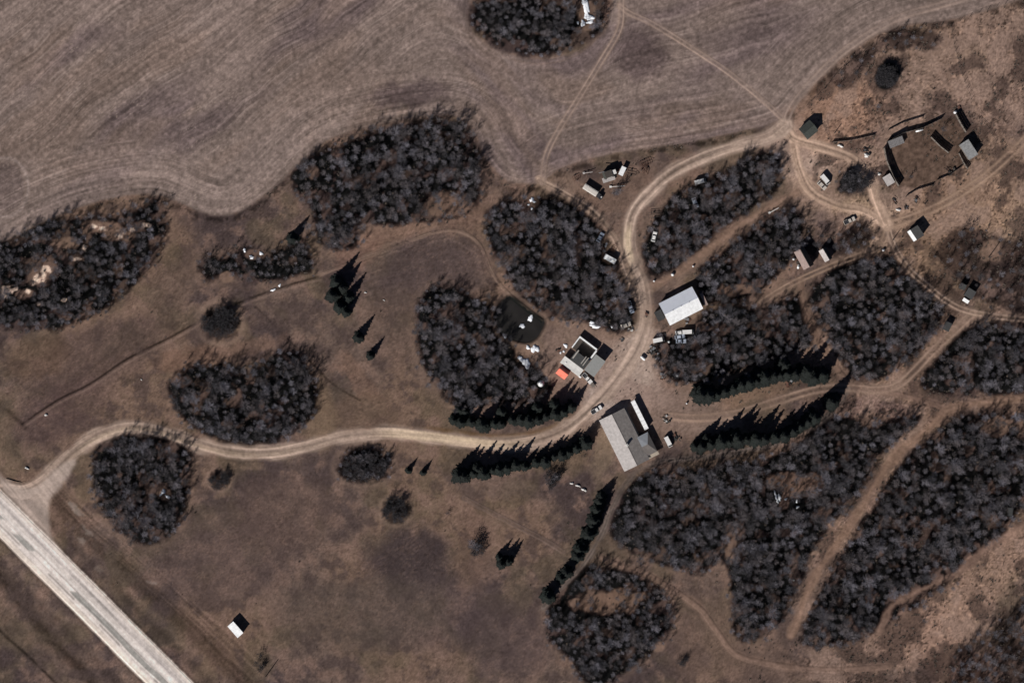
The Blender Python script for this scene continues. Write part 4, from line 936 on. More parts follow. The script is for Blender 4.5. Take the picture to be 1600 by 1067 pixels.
for (x0_, x1_, ya_, yb_, z_) in ((3.0, 3.6, 1.2, 5.6, 3.7), (7.4, 7.8, 1.4, 5.4, 3.72), (8.5, 8.9, 1.2, 5.6, 3.72)):
    b = MB(); b.box(x0_, x1_, ya_, yb_, 3.4, z_); b.build('roof_plank', CONC, y0)
b = MB(); b.box(.5, 9.3, 4.8, 10.15, -.2, .05); b.build('yard_floor', DWOOD, y0)  # dark boards paint the courtyard's shadow onto its floor
door_on(y0, 5, -3.46, 2.4, 2.3, OFFW); windows_on(y0, 8, -3.46, 1.1, (1.6, 8.4), 1.0, .8)
gable('red_shed', 'small shed with a steep bright salmon-red roof beside the white workshop', 'shed', 880.5, 580.5, A_Y, 4.3, 4.8, 1.5, 4.3, RED, RED)

# ------------------------------------------------------------------ the white barn
bn = gable('barn', 'large white metal-roofed barn beside the farmyard lane', 'barn', 1063, 478.5, math.radians(27), 15.8, 10.3, 3.6, 5.2, WHITE, OFFW, mat('shaded_white_sheet_metal', (.66, .68, .74), .5, .05, .5))  # north-west slope: same metal tinted darker and bluer as painted shade
d = MB(); d.box(-8.06, -7.8, -1.8, 1.8, 0, 3.0); d.build('sliding_door', WOOD, bn)
for x in (-4, 0, 4):
    s_v = MB(); s_v.bar((x, 0, 5.2), (x, 0, 5.55), .2, 8); s_v.build('ridge_vent', STEEL, bn)
mono('lean_to_shed', 'dark little lean-to shed at the west gable of the white barn', 'shed', 1030, 493, math.radians(117), 4.2, 3.0, 2.2, 2.6, DKG, DWOOD)
mono('open_shed', 'narrow pale board shed standing off the east gable of the white barn', 'shed', 1099, 468, math.radians(-65), 5.6, 1.2, 2.1, 2.3, PINK, WOOD)

# ------------------------------------------------------------------ other buildings
mono('calf_shelter', 'small bright white roofed shelter alone in the south-west pasture', 'shed', 369, 982, ang(15, 17), 6.4, 3.1, 2.5, 2.9, WHITE, WOOD)
gable('old_barn', 'old barn with steep faded-red west roof slope near the track crossing', 'barn', 1255, 404, ang(15, 27), 8.4, 4.6, 2.8, 6.0, PINK, DWOOD, DWOOD)  # rear slope in dark boards: its shade is put into the colour
gable('old_barn', 'smaller steep-roofed old barn east of the faded-red one', 'barn', 1289, 398, ang(10, 17), 5.2, 3.2, 2.0, 4.4, PALE, DWOOD, DKG)  # dark felt on the rear slope paints in its unlit side
o = mono('granary', 'dark flat-roofed granary with a bright white lean-to beside the track crossing', 'granary', 1431, 364, ang(10, 15), 5.0, 3.4, 3.3, 3.8, DKG, DWOOD)
b = MB(); b.box(-2.4, 2.4, -3.1, -1.75, -.3, 1.9); w2 = b.build('lean_to', WOOD, o)
b = MB(); b.slab([(-2.6, -3.2, 1.95), (2.6, -3.2, 1.95), (2.6, -1.72, 2.35), (-2.6, -1.72, 2.35)], .1); b.build('lean_to_roof', WHITE, w2)
gable('pump_house', 'dark green roofed shed at the field corner by the forked lane', 'shed', 1262, 204, math.radians(40), 5.6, 5.6, 2.8, 4.6, GRN, DWOOD, GRN)
mono('cattle_shed', 'grey roofed cattle shed on the east side of the corral', 'shed', 1511.5, 235, ang(15, 23), 7.6, 4.2, 2.8, 3.5, mat('mid_grey_roofing', (.20, .20, .20), .8, .3, 1.2), WOOD)
mono('cattle_shed', 'small half-pale shed outside the south-west corner of the corral', 'shed', 1387, 282, ang(12, 20), 4.2, 3.4, 2.4, 2.8, PALE, DWOOD)
mono('cattle_shed', 'patched low shed in the north-west corner of the corral', 'shed', 1399, 223, math.radians(22), 6.4, 3.0, 1.9, 2.3, mat('patched_roofing', (.16, .15, .15), .9, .6, 3), DWOOD)
mono('tool_shed', 'dark cabin with a bright white front roof above the twin track', 'shed', 1514, 459, math.radians(-32), 3.6, 3.6, 2.6, 3.0, DKG, DWOOD)
mono('tool_shed', 'low white lean-to roof against the dark cabin above the twin track', 'shed', 1508, 470, math.radians(-32), 2.6, 1.2, 1.5, 1.8, WHITE, WOOD)
mono('tool_shed', 'tiny dark hut just north-west of the cabin above the twin track', 'shed', 1503, 448, math.radians(-25), 2.4, 2.2, 2.2, 2.4, DKG, DWOOD)
mono('tool_shed', 'black box-like hut at the bend where the twin track meets the lane', 'shed', 1479, 510, math.radians(65), 3.6, 2.6, 2.2, 2.4, DKG, DWOOD)
mono('hunting_blind', 'black narrow hut at the eastern frame edge beside the sandy pasture', 'shed', 1577, 799, math.radians(82), 3.4, 1.9, 2.2, 2.4, DKG, DWOOD)

# ------------------------------------------------------------------ fences
def fence(pts, label, ht, sp, kind, group=None):
    P = [W(*p) for p in pts]; c = P[0]; z = terr1(c.x, c.y)
    o = thing('board_fence' if kind == 'board' else 'wire_fence', label, 'fence', (c.x, c.y, z), 0, group)
    pm = None; k = 0
    for i in range(len(P) - 1):
        a, b = P[i], P[i + 1]; L = (b - a).length; n = max(1, round(L / sp)); d = (b - a).normalized(); nn = Vector((-d.y, d.x, 0))
        for j in range(n + (i == len(P) - 2)):
            q = a + d * L * j / n - c; zz = terr1(q.x + c.x, q.y + c.y) - z
            if pm is None:
                m_ = MB(); m_.bar((0, 0, -.4), (0, 0, ht + .12), .10 if kind == 'board' else .08, 6); po = m_.build('post', DWOOD, o); pm = po.data
            else: po = obj('post', pm, o)
            po.location = (q.x, q.y, zz)
        bd = MB(); nb = 4 if kind == 'board' else 3
        aa = a - c; bb_ = b - c; za = terr1(a.x, a.y) - z; zb = terr1(b.x, b.y) - z
        for m in range(nb):
            if kind == 'board': z0_, z1_, t = .1 + m * ht / nb, (m + 1) * ht / nb + .04, .04
            else: z0_, z1_, t = ht * (m + 1) / nb - .04, ht * (m + 1) / nb + .03, .02
            bd = MB(); bd.hull([aa + nn * (t + .1) + Vector((0, 0, za + z0_)), aa + nn * .1 + Vector((0, 0, za + z0_)), bb_ + nn * .1 + Vector((0, 0, zb + z0_)), bb_ + nn * (t + .1) + Vector((0, 0, zb + z0_))],
                    [aa + nn * (t + .1) + Vector((0, 0, za + z1_)), aa + nn * .1 + Vector((0, 0, za + z1_)), bb_ + nn * .1 + Vector((0, 0, zb + z1_)), bb_ + nn * (t + .1) + Vector((0, 0, zb + z1_))])
            bd.build('board' if kind == 'board' else 'rail', WOOD if kind == 'board' else DWOOD, o)
    return o
fence([(1380, 232), (1384, 252), (1394, 277), (1403, 292)], 'tall board windbreak closing the west side of the corral', 3.2, 2.4, 'board')
fence([(1385, 223), (1410, 209)], 'board fence along the north-west corner of the corral', 2.9, 2.4, 'board')
fence([(1410, 209), (1441, 201), (1470, 187)], 'board fence along the north side of the corral', 2.3, 2.4, 'board')
fence([(1300, 223), (1330, 220), (1366, 212)], 'dark board fence north of the sandy loop road', 1.3, 2.4, 'board')
fence([(1387, 205), (1410, 193), (1442, 183)], 'outer board fence north of the corral lane', 1.2, 2.4, 'board')
fence([(1453, 215), (1468, 230), (1481, 240)], 'slanting board windbreak inside the corral', 2.8, 2.4, 'board')
fence([(1492, 180), (1500, 195), (1508, 208)], 'tall board fence at the north-east pen of the corral', 3.0, 2.4, 'board')
fence([(1497, 240), (1504, 254), (1511, 265)], 'board fence running south from the grey cattle shed', 2.0, 2.4, 'board')
fence([(1463, 283), (1482, 275), (1501, 262)], 'double board fence on the south side of the corral', 1.6, 2.4, 'board')
fence([(1415, 308), (1433, 297), (1457, 290)], 'low dark board fence south of the corral', 1.4, 2.4, 'board')
fence([(1512, 180), (1530, 186), (1545, 202), (1556, 222), (1550, 236), (1533, 242)], 'thin rail fence round the pen east of the grey cattle shed', 1.1, 3.5, 'rail')
fence([(1260, 166), (1287, 141), (1310, 112), (1360, 74), (1400, 47), (1440, 43), (1485, 40), (1530, 20), (1598, -3)], 'long thin fence following the curved edge of the ploughed field', 1.5, 4, 'rail')
fence([(1485, 42), (1490, 70), (1500, 110), (1517, 156)], 'thin fence running south from the long field fence', 1.6, 3, 'rail')
fence([(1334, 110), (1355, 155), (1378, 206)], 'thin fence crossing the tan pasture west of the corral', 1.0, 4, 'rail')
fence([(1285, 195), (1297, 222)], 'short thin fence east of the green roofed shed', 1.0, 3, 'rail')
fence([(1452, 390), (1470, 408), (1492, 432), (1530, 458)], 'thin fence above the twin track through the eastern scrub', 1.1, 4, 'rail')
fence([(1280, 607), (1284, 598), (1312, 584), (1322, 592)], 'thin rail fence at the east end of the upper spruce row', 1.0, 3, 'rail')
fence([(1005, 712), (1018, 707), (1030, 703)], 'tan rail fence just south of the farmhouse wing', 1.0, 2.4, 'rail')
fence([(1044, 456 + 0), (1050, 455)], 'short rail fence north of the white barn', 1.1, 1.5, 'rail')

# ------------------------------------------------------------------ vehicles
def wheel(o, x, y, r=.36, w_=.24):
    s_ = 1 if y > 0 else -1
    b = MB(); b.bar((x, y - w_ / 2, r), (x, y + w_ / 2, r), r, 14); t = b.build('wheel', BLACK, o)
    b = MB(); b.bar((x, y + s_ * w_ / 2 - .01 * s_, r), (x, y + s_ * (w_ / 2 + .02), r), r * .55, 10); b.build('rim', STEEL, t)
def vehicle(kind, label, cat, cx, cy, a, paint, group=None, L=None):
    nm = {'sedan': 'parked_car', 'pickup': 'pickup_truck', 'van': 'parked_van', 'camper': 'camper_trailer', 'grain': 'grain_truck'}[kind]
    o = thing(nm, label, cat, G(cx, cy), a, group); hw = .92
    def part(n, m, *bx, par=o, fr=None):
        b = MB()
        for q in bx: b.box(*q)
        if fr: b.frus(*fr)
        return b.build(n, m, par)
    if kind == 'sedan':
        part('body', paint, (-2.25, 2.25, -hw, hw, .35, .78), fr=(-2.2, 2.2, -hw + .02, hw - .02, .78, .92, .1, .15, .06))
        part('window', GLASS, fr=(-1.75, 1.0, -.82, .82, .915, 1.32, .45, .55, .14)); part('roof', paint, fr=(-1.28, .42, -.70, .70, 1.315, 1.42, .06, .06, .05))
        for x in (-1.4, 1.4):
            for y in (-.85, .85): wheel(o, x, y, .32)
        for y in (-.62, .62): part('headlight', WHITE, (2.24, 2.28, y - .16, y + .16, .6, .75))
        part('bumper', DARKP, (-2.33, -2.25, -.85, .85, .38, .55))
    elif kind == 'pickup':
        part('body', paint, (-2.7, 2.7, -.95, .95, .45, .9)); part('hood', paint, fr=(1.15, 2.66, -.93, .93, .9, 1.12, .02, .18, .06))
        part('window', GLASS, fr=(-.75, 1.2, -.9, .9, .9, 1.6, .2, .55, .14)); part('roof', paint, fr=(-.52, .62, -.76, .76, 1.6, 1.7, .05, .05, .05))
        part('bed', paint, (-2.7, -.8, -.95, -.85, .9, 1.25), (-2.7, -.8, .85, .95, .9, 1.25), (-2.7, -2.6, -.85, .85, .9, 1.25)); part('bed_floor', DARKP, (-2.58, -.8, -.84, .84, .9, .93))
        for x in (-1.75, 1.8):
            for y in (-.86, .86): wheel(o, x, y, .38)
        for y in (-.7, .7): part('headlight', WHITE, (2.69, 2.73, y - .16, y + .16, .68, .86))
    elif kind == 'van':
        part('body', paint, (-2.5, 1.6, -.98, .98, .4, 1.2), fr=(-2.5, 1.6, -.98, .98, 1.2, 2.15, .06, .02, .1)); part('hood', paint, fr=(1.6, 2.5, -.95, .95, .4, 1.15, 0, .18, .05))
        part('windscreen', GLASS, fr=(1.58, 2.25, -.9, .9, 1.15, 1.95, 0, .6, .1)); part('window', GLASS, (-2.2, 1.2, -.985, -.97, 1.35, 1.8), (-2.2, 1.2, .97, .985, 1.35, 1.8))
        for x in (-1.6, 1.7):
            for y in (-.88, .88): wheel(o, x, y, .36)
    elif kind == 'camper':
        l = (L or 6) / 2
        part('body', paint, fr=(-l, l, -1.15, 1.15, .5, 1.6, -.1, -.1, 0)); part('roof', WHITE, fr=(-l - .1, l + .1, -1.15, 1.15, 1.6, 2.6, .35, .35, .08)); part('roof_hatch', OFFW, (-.3, .3, -.3, .3, 2.6, 2.72), (l * .5, l * .5 + .9, -.4, .4, 2.6, 2.85))
        part('window', GLASS, (-l + .7, -l + 1.7, -1.17, -1.14, 1.3, 1.8), (.4, 1.5, -1.17, -1.14, 1.3, 1.8), (-l + .7, -l + 1.7, 1.14, 1.17, 1.3, 1.8)); part('door', OFFW, (-.6, .1, -1.18, -1.14, .6, 2.0))
        b = MB(); b.bar((l, -.5, .5), (l + 1.1, 0, .5), .06); b.bar((l, .5, .5), (l + 1.1, 0, .5), .06); b.build('hitch', DARKP, o)
        for y in (-1.05, 1.05): wheel(o, 0, y, .34)
    elif kind == 'grain':
        part('frame', DARKP, (-4.4, 4.6, -.5, .5, .7, .95)); part('box', paint, (-4.6, 2.2, -1.2, -1.1, .95, 2.3), (-4.6, 2.2, 1.1, 1.2, .95, 2.3), (-4.6, -4.5, -1.1, 1.1, .95, 2.3), (2.1, 2.2, -1.1, 1.1, .95, 2.3))
        part('box_cover', mat('pale_tarp', (.56, .51, .46), .8, .12, .8), fr=(-4.55, 2.15, -1.15, 1.15, 2.25, 2.45, .05, .05, .3))
        for i in range(5): part('box_rib', OFFW, (-4.0 + i * 1.4, -3.92 + i * 1.4, -1.0, 1.0, 2.44, 2.5))
        part('cab', DARKP, (2.5, 4.0, -1.05, 1.05, .8, 1.5)); part('cab_window', GLASS, fr=(2.6, 3.95, -1.0, 1.0, 1.5, 2.1, .05, .3, .1)); part('cab_roof', DARKP, (2.65, 3.7, -.9, .9, 2.1, 2.2)); part('hood', DARKP, fr=(4.0, 5.1, -.8, .8, .8, 1.5, 0, .15, .1)); part('air_cleaner', OFFW, (4.2, 4.7, -.25, .25, 1.5, 1.6))
        for x in (-3.4, -2.2, 4.3):
            for y in (-1.0, 1.0): wheel(o, x, y, .5, .3)
    return o
D = math.radians
vehicle('pickup', 'white pickup truck parked on the driveway at the corner of the farmhouse', 'pickup truck', 932, 640, D(33), DIRTW)
vehicle('grain', 'long grain truck with pale box and dark cab on the yard north of the grove', 'truck', 926, 300, ang(25, 16), OFFW)
vehicle('van', 'white van parked east of the farmhouse wing', 'van', 1044, 690, D(-63), DIRTW)
vehicle('sedan', 'white car with dark windows, left of the pair south of the barn', 'car', 1063, 519.5, D(8), DIRTW)
vehicle('van', 'white van, right of the pair of vehicles south of the barn', 'van', 1075, 518.5, D(3), DIRTW)
vehicle('sedan', 'silver car half under the trees behind the white car', 'car', 1062, 526, D(10), BLUEP)
vehicle('sedan', 'pale blue-grey car deepest among the trees south of the barn', 'car', 1064, 533, D(0), BLUEP)
vehicle('van', 'white van beside the scrap heap at the lane edge', 'van', 1029, 531, D(12), DIRTW)
vehicle('camper', 'white camper trailer under the trees on the west side of the lane', 'trailer', 953, 405, ang(20, 11), DIRTW, L=5.4)
vehicle('sedan', 'light car half hidden in the grove north-west of the camper', 'car', 938, 371, D(60), BLUEP)
vehicle('van', 'white van at the western side of the sandy loop', 'van', 1289, 281, D(-50), DIRTW)
vehicle('sedan', 'beige car beside the white van inside the sandy loop', 'car', 1284, 290, D(-45), BEIGE)
vehicle('pickup', 'pale pickup beside the round clump south of the sandy loop', 'pickup truck', 1327, 345, D(25), BEIGE)
vehicle('van', 'white van among the trees just below the corral road', 'van', 1094, 284, D(15), DIRTW)
vehicle('sedan', 'light blue-grey car in the grove between the lane and the corral road', 'car', 1086, 317, D(-70), BLUEP)
vehicle('sedan', 'white car at the west edge of the grove below the corral road', 'car', 1022, 370, D(75), DIRTW)
vehicle('sedan', 'pale car at the grove edge where the lane narrows', 'car', 978, 508, D(20), BEIGE)
vehicle('pickup', 'pale blue pickup in the trees beside the lane', 'pickup truck', 985, 480, D(-70), BLUEP)
vehicle('pickup', 'white pickup with a load behind the workshop', 'pickup truck', 917.5, 591, D(-48), DIRTW)

def flat_trailer(label, cx, cy, a, L, Wd, m):
    o = thing('flatbed_trailer', label, 'trailer', G(cx, cy), a); n = int(L / .3)
    for i in range(n):
        b = MB(); b.box(-L / 2 + i * L / n + .01, -L / 2 + (i + 1) * L / n - .01, -Wd / 2, Wd / 2, .8, .86); b.build('plank', m, o)
    b = MB(); b.box(-L / 2, L / 2, -.4, -.3, .6, .79); b.box(-L / 2, L / 2, .3, .4, .6, .79); b.bar((L / 2, 0, .65), (L / 2 + 1.2, 0, .6), .06); b.build('frame', DARKP, o)
    for x in (-L * .25, -L * .1):
        for y in (-Wd / 2 + .1, Wd / 2 - .1): wheel(o, x, y, .34)
flat_trailer('small flatbed trailer behind the white pickup at the workshop', 924, 599, D(-50), 3.6, 1.5, WOOD)
flat_trailer('pale planked flatbed trailer in front of the combine', 951, 280, D(18), 5.6, 2.2, PALE)

# combine harvester
o = thing('combine_harvester', 'dark combine harvester casting a broad shadow behind the planked trailer', 'combine', G(953, 272), D(20))
def P_(n, m, *bx, fr=None, bars=()):
    b = MB()
    for q in bx: b.box(*q)
    if fr: b.frus(*fr)
    for q in bars: b.bar(*q)
    return b.build(n, m, o)
P_('body', mat('dull_olive_metal', (.07, .072, .06), .6, .3, 2), (-3.2, 1.2, -1.4, 1.4, 1.1, 3.0)); P_('grain_tank', DWOOD, fr=(-2.2, .8, -1.3, 1.3, 3.0, 3.7, -.2, -.2, -.1)); P_('cab', OFFW, (1.25, 2.6, -.9, .9, 1.6, 1.9), (1.2, 2.7, -.95, .95, 3.2, 3.35)); P_('cab_glass', GLASS, fr=(1.25, 2.65, -.88, .88, 1.9, 3.2, 0, -.05, 0))
P_('feeder', RUST, fr=(1.6, 4.2, -.6, .6, .4, 1.4, 0, .4, 0)); P_('header', RUST, (4.2, 5.0, -2.6, 2.6, .25, 1.0)); P_('auger', STEEL, bars=[((-1.5, 1.5, 3.2), (-4.6, 1.9, 3.9), .16, 8)])
for x, r_ in ((1.4, .85), (-2.4, .5)):
    for y in (-1.5, 1.5): wheel(o, x, y, r_, .5)
# white header cart
o = thing('gravity_wagon', 'bright white grain wagon standing just east of the combine', 'wagon', G(972, 268), D(65))
P_('hopper', WHITE, fr=(-1.6, 1.6, -.7, .7, .9, 2.3, -.4, -.4, -.35)); P_('frame', DARKP, (-1.8, 1.8, -.3, .3, .6, .88))
for x in (-1.2, 1.2):
    for y in (-.7, .7): wheel(o, x, y, .36)
def implement(label, cx, cy, a, L, Wd, nx_, m, cat='implement', z=.7, legs=True, nm='cultivator'):
    o = thing(nm, label, cat, G(cx, cy), a)
    b = MB()
    for y in (-Wd / 2, 0, Wd / 2): b.bar((-L / 2, y, z), (L / 2, y, z), .09)
    b.build('frame', m, o)
    for i in range(nx_):
        x = -L / 2 + i * L / (nx_ - 1); b = MB(); b.bar((x, -Wd / 2, z + .02), (x, Wd / 2, z + .02), .07)
        b.build('crossbar', m, o)
        if legs:
            for y in (-Wd / 2, 0, Wd / 2):
                b = MB(); b.bar((x, y, z), (x + .25, y, .25), .05); b.bar((x + .25, y, .25), (x - .05, y, -.05), .05); b.build('tine', m, o)
    b = MB(); b.bar((L / 2, -Wd / 3, z), (L / 2 + 1.6, 0, .5), .07); b.bar((L / 2, Wd / 3, z), (L / 2 + 1.6, 0, .5), .07); b.build('hitch', m, o)
    for y in (-Wd / 2 - .2, Wd / 2 + .2): wheel(o, 0, y, .38)
    return o
implement('rust-dark cultivator frame at the north-east end of the machinery row', 1008, 255, D(25), 4.8, 2.6, 6, RUST)
implement('rusty harrow frame lying against the south side of the cultivator', 1007, 264, D(-70), 3.2, 2.4, 5, RUST, z=.9)
implement('empty dark hay rack beside the curve of the lane', 1022, 336, D(5), 5.2, 2.0, 4, DWOOD, z=1.5, legs=False, nm='hay_rack', cat='hay rack')
implement('small dark plough at the west end of the machinery row', 900, 278, D(25), 2.6, 2.0, 4, RUST)
implement('dark skeletal sprayer frame between the combine and the cultivator', 986, 270, D(-10), 3.8, 2.4, 3, DWOOD, legs=False, z=.6)
implement('rusty hay rake beside the camper and the lane', 959, 388, D(60), 2.6, 1.8, 4, RUST)
def auger(label, cx, cy, a, L, m=OFFW):
    o = thing('grain_auger', label, 'auger', G(cx, cy), a); b = MB(); b.bar((-L / 2, 0, .4), (L / 2, 0, 1.6), .14, 8); b.build('tube', m, o)
    b = MB(); b.bar((0, -.7, .3), (0, .7, .3), .05); b.bar((0, -.6, .3), (.6, 0, 1.3), .05); b.bar((0, .6, .3), (.6, 0, 1.3), .05); b.build('carriage', RUST, o)
    b = MB(); b.frus(-L / 2 - .3, -L / 2 + .5, -.35, .35, .1, .5, -.1, -.1, -.1); b.build('hopper', m, o)
    for y in (-.75, .75): wheel(o, 0, y, .3)
auger('thin white grain auger lying east of the grain truck', 965, 291.5, D(3), 6.4)
auger('thin pale auger in the scrub north-east of the barn grove', 1209, 329, D(28), 4.6)
auger('pale auger lying in the machinery row behind the grain truck', 919, 270, D(6), 4.0, PALE)

def tank(label, cx, cy, a, L, r_, upright=False, m=WHITE):
    o = thing('storage_tank', label, 'tank', G(cx, cy), a); b = MB()
    if upright:
        b.bar((0, 0, 0), (0, 0, L), r_, 16); b.bar((0, 0, L), (0, 0, L + r_ * .45), r_, 16, r_ * .2); b.build('shell', m, o, True)
        b = MB(); b.bar((0, 0, L + r_ * .44), (0, 0, L + r_ * .44 + .12), r_ * .22, 10); b.build('lid', STEEL, o)
    else:
        b.bar((-L / 2, 0, r_ + .3), (L / 2, 0, r_ + .3), r_, 14); b.bar((L / 2, 0, r_ + .3), (L / 2 + r_ * .5, 0, r_ + .3), r_, 14, r_ * .4); b.bar((-L / 2, 0, r_ + .3), (-L / 2 - r_ * .5, 0, r_ + .3), r_, 14, r_ * .4); b.build('shell', m, o, True)
        for x in (-L * .3, L * .3):
            b = MB(); b.box(x - .08, x + .08, -r_ * .8, r_ * .8, -.1, .45); b.build('cradle', CONC, o)
        b = MB(); b.bar((0, 0, 2 * r_ + .28), (0, 0, 2 * r_ + .45), .12, 8); b.build('valve_cover', STEEL, o)
tank('white cylindrical fuel tank on the east side of the yard opposite the workshop', 1004.5, 559.5, D(-42), 1.9, .6)
tank('white upright tank at the trees east of the farmyard', 1058, 586, 0, 1.2, .65, True)
tank('small white upright tank between the van and the white car south of the barn', 1045, 534, 0, 1.3, .5, True)
tank('small white tank at the workshop south corner', 906, 588, D(-40), 1.0, .5)
tank('bright white tank at the grove edge north of the barn', 1051, 429, 0, 1.0, .75, True)
tank('little white tank beside the trail north of the barn', 1022, 439, 0, .8, .45, True)
tank('little white tank along the trail north-east of the barn', 1083, 416, 0, .8, .45, True)
tank('large round white tank in the trees above the northern spruce row', 845, 599, 0, 1.6, 1.5, True)
tank('tiny white barrel below the large round white tank', 853.5, 613.5, 0, .8, .35, True)
tank('white water tank at the north corner of the corral', 1492, 176, 0, 1.2, .7, True)
tank('white trough tank inside the north fence of the corral', 1436, 204.5, D(15), 3.0, .4)
tank('pale tank west of the old faded-red barn', 1240, 405, 0, 1.2, .6, True)
tank('cream tank at the south-west corner of the old faded-red barn', 1247, 417, D(80), 1.4, .5)
tank('white tank among the trees below the track crossing', 1380, 391, 0, .9, .6, True)
tank('white drum at the west end of the east lane', 1073, 630, 0, .8, .4, True)

def boulder(name, label, cat, cx, cy, rx, ry, hz, seed, m, group=None, n=22, a=0, holes=True):
    """irregular low lump"""
    r = random.Random(seed); V = []; F = []; ph = [r.uniform(0, 6.28) for _ in range(4)]
    rings = 5; o_c = G(cx, cy)
    for i in range(rings + 1):
        f = 1 - i / rings; zz = hz * (1 - f ** 2.2) ** .6 if i else -.25
        for j in range(n):
            t = 6.2832 * j / n; q = 1 + .22 * math.sin(2 * t + ph[0]) + .17 * math.sin(3 * t + ph[1]) + .13 * math.sin(5 * t + ph[2]) + .1 * r.uniform(-1, 1)
            V.append((rx * f * q * math.cos(t), ry * f * q * math.sin(t), zz * (1 + .2 * r.uniform(-1, 1))))
    for i in range(rings):
        for j in range(n): F.append((i * n + j, i * n + (j + 1) % n, (i + 1) * n + (j + 1) % n, (i + 1) * n + j))
    me = bpy.data.meshes.new(name); me.from_pydata(V, [], F); me.materials.append(m); me.polygons.foreach_set('use_smooth', [True] * len(F)); me.update()
    o = obj(name, me, None, o_c); o.rotation_euler.z = a
    return tag(o, label, cat, group)
for i, (x, y, rx, ry, hz, a, lab) in enumerate([
    (916, 13, 1.5, 4.2, .5, 15, 'long bright snow drift on the east side of the northern bluff'), (920, 27, 2.2, 1.6, .5, 0, 'rounded snow patch at the south end of the long bluff drift'), (922, 35, 1.7, .8, .4, 0, 'small crescent of snow below the long bluff drift'), (911, 37, 1.1, 1.4, .4, 30, 'small snow patch left of the bluff crescent'), (903, 36, .6, .6, .3, 0, 'tiny snow spot west of the northern bluff drift'),
    (911, 3, .8, 1.3, .3, 0, 'snow fleck at the very top edge of the northern bluff'),
    (829, 497, 1.6, 1.2, .5, 40, 'white ice block, upper right of the two on the pond'), (816, 509, 1.4, 1.0, .5, 40, 'white ice block, lower left of the two on the pond'), (789, 526, 1.0, .5, .3, -50, 'thin white streak on the pond south-west bank'),
    (836, 545, 1.7, 1.9, .7, 0, 'white heap on the bank just south of the pond'), (825, 543, 1.0, .9, .5, 0, 'smaller white heap left of the one south of the pond'), (813, 560, 1.0, 1.4, .6, 0, 'white heap among trees, western of the lower pair'), (822, 567, 2.0, 2.2, .7, 0, 'larger white heap among trees, eastern of the lower pair'),
    (831, 312, .9, 1.1, .5, 0, 'white patch at the north tip of the grove west of the lane'), (834, 315, .9, .6, .4, -40, 'white sliver beside the patch at the grove tip'), (826, 320, .5, .5, .3, 0, 'tiny white spot left below the grove-tip patch'), (831, 326, .6, .5, .3, -30, 'tiny white spot below the grove-tip patch'),
    (255, 768, 1.2, 1.0, .4, 0, 'snow patch in the round grove beside the highway'), (262, 776, 1.4, .6, .4, -40, 'snow streak south-east of the patch in the highway grove'), (251, 773, .9, .4, .3, 60, 'thin snow curve in the round highway grove'),
    (1212, 774, .6, 2.0, .4, 12, 'western snow streak in the big southern wood'), (1218, 777, .7, 1.7, .4, 20, 'middle snow streak in the big southern wood'), (1215, 783, .5, 1.0, .4, 30, 'lower snow streak in the big southern wood'), (1228, 779.5, .9, .4, .3, 25, 'small slanting snow streak in the big southern wood'), (1245, 783, .5, .8, .3, -20, 'upper small snow spot in the eastern hollow of the southern wood'), (1246, 792, .7, .6, .3, 0, 'lower small snow spot in the eastern hollow of the southern wood'),
    (382, 391, .7, .9, .4, 0, 'western white patch in the small ragged grove'), (393, 402, 1.2, .8, .4, -10, 'middle white patch in the small ragged grove'), (408, 396, .7, 1.1, .4, 30, 'eastern white crescent in the small ragged grove'), (427, 453, 1.1, .6, .4, 20, 'white patch on the old fence line below the ragged grove'), (437, 446, .6, .7, .3, 0, 'small white ring-like patch on the old fence line'),
    (925, 504, 1.4, .6, .4, -5, 'narrow white heap, upper of two behind the workshop'), (930, 510, 2.3, .9, .5, -5, 'broad white heap, lower of two behind the workshop'), (956, 511, .5, .5, .3, 0, 'tiny white heap between the workshop heaps and the lane'),
    (884, 540, .9, 1.0, .4, 0, 'small white heap beside the workshop west wall'), (876, 551, .5, .5, .3, 0, 'tiny white heap at the workshop west corner'), (881, 549, .4, .7, .3, 30, 'tiny white sliver at the workshop west corner')]):
    ice = 'pond' in lab and 'on the' in lab and 'block' in lab
    o = boulder('snow_patch', lab, 'snow', x, y, rx, ry, hz, 900 + i, SNOW, 'patches of old snow', a=D(a))
    if ice: o.location.z -= .3
for i, (x, y, r_, lab) in enumerate([(893.5, 755, .75, 'westernmost of the three pale rocks below the farmhouse'), (903, 758.5, .85, 'middle one of the three pale rocks below the farmhouse'), (912.5, 765, 1.0, 'largest and easternmost of the three pale rocks below the farmhouse'), (72, 648, .7, 'pale rock beside the old fence line in the west'), (42, 731, .8, 'pale rock beside the driveway mouth'), (221, 593, .4, 'tiny pale rock in the pasture above the driveway'),
      (1313, 228, 1.0, 'pale rock at the sandy loop below the dark board fence'), (1354, 243, 1.2, 'white rock pile between the loop and the corral'), (1404, 328, .9, 'pale rock at the east side of the track crossing'), (1374, 272, .8, 'pale rock outside the corral shed'), (571, 457, .5, 'tiny pale rock on the clearing east of the spruce cluster'), (600, 469, .4, 'tiny pale rock in the middle of the clearing'), (1240, 906, .5, 'pale stump on the trail through the southern woods')]):
    boulder('pale_rock', lab, 'rock', x, y, r_ * 1.2, r_ * .7, r_ * .7, 1200 + i, OFFW, 'pale rocks', a=D(-20))

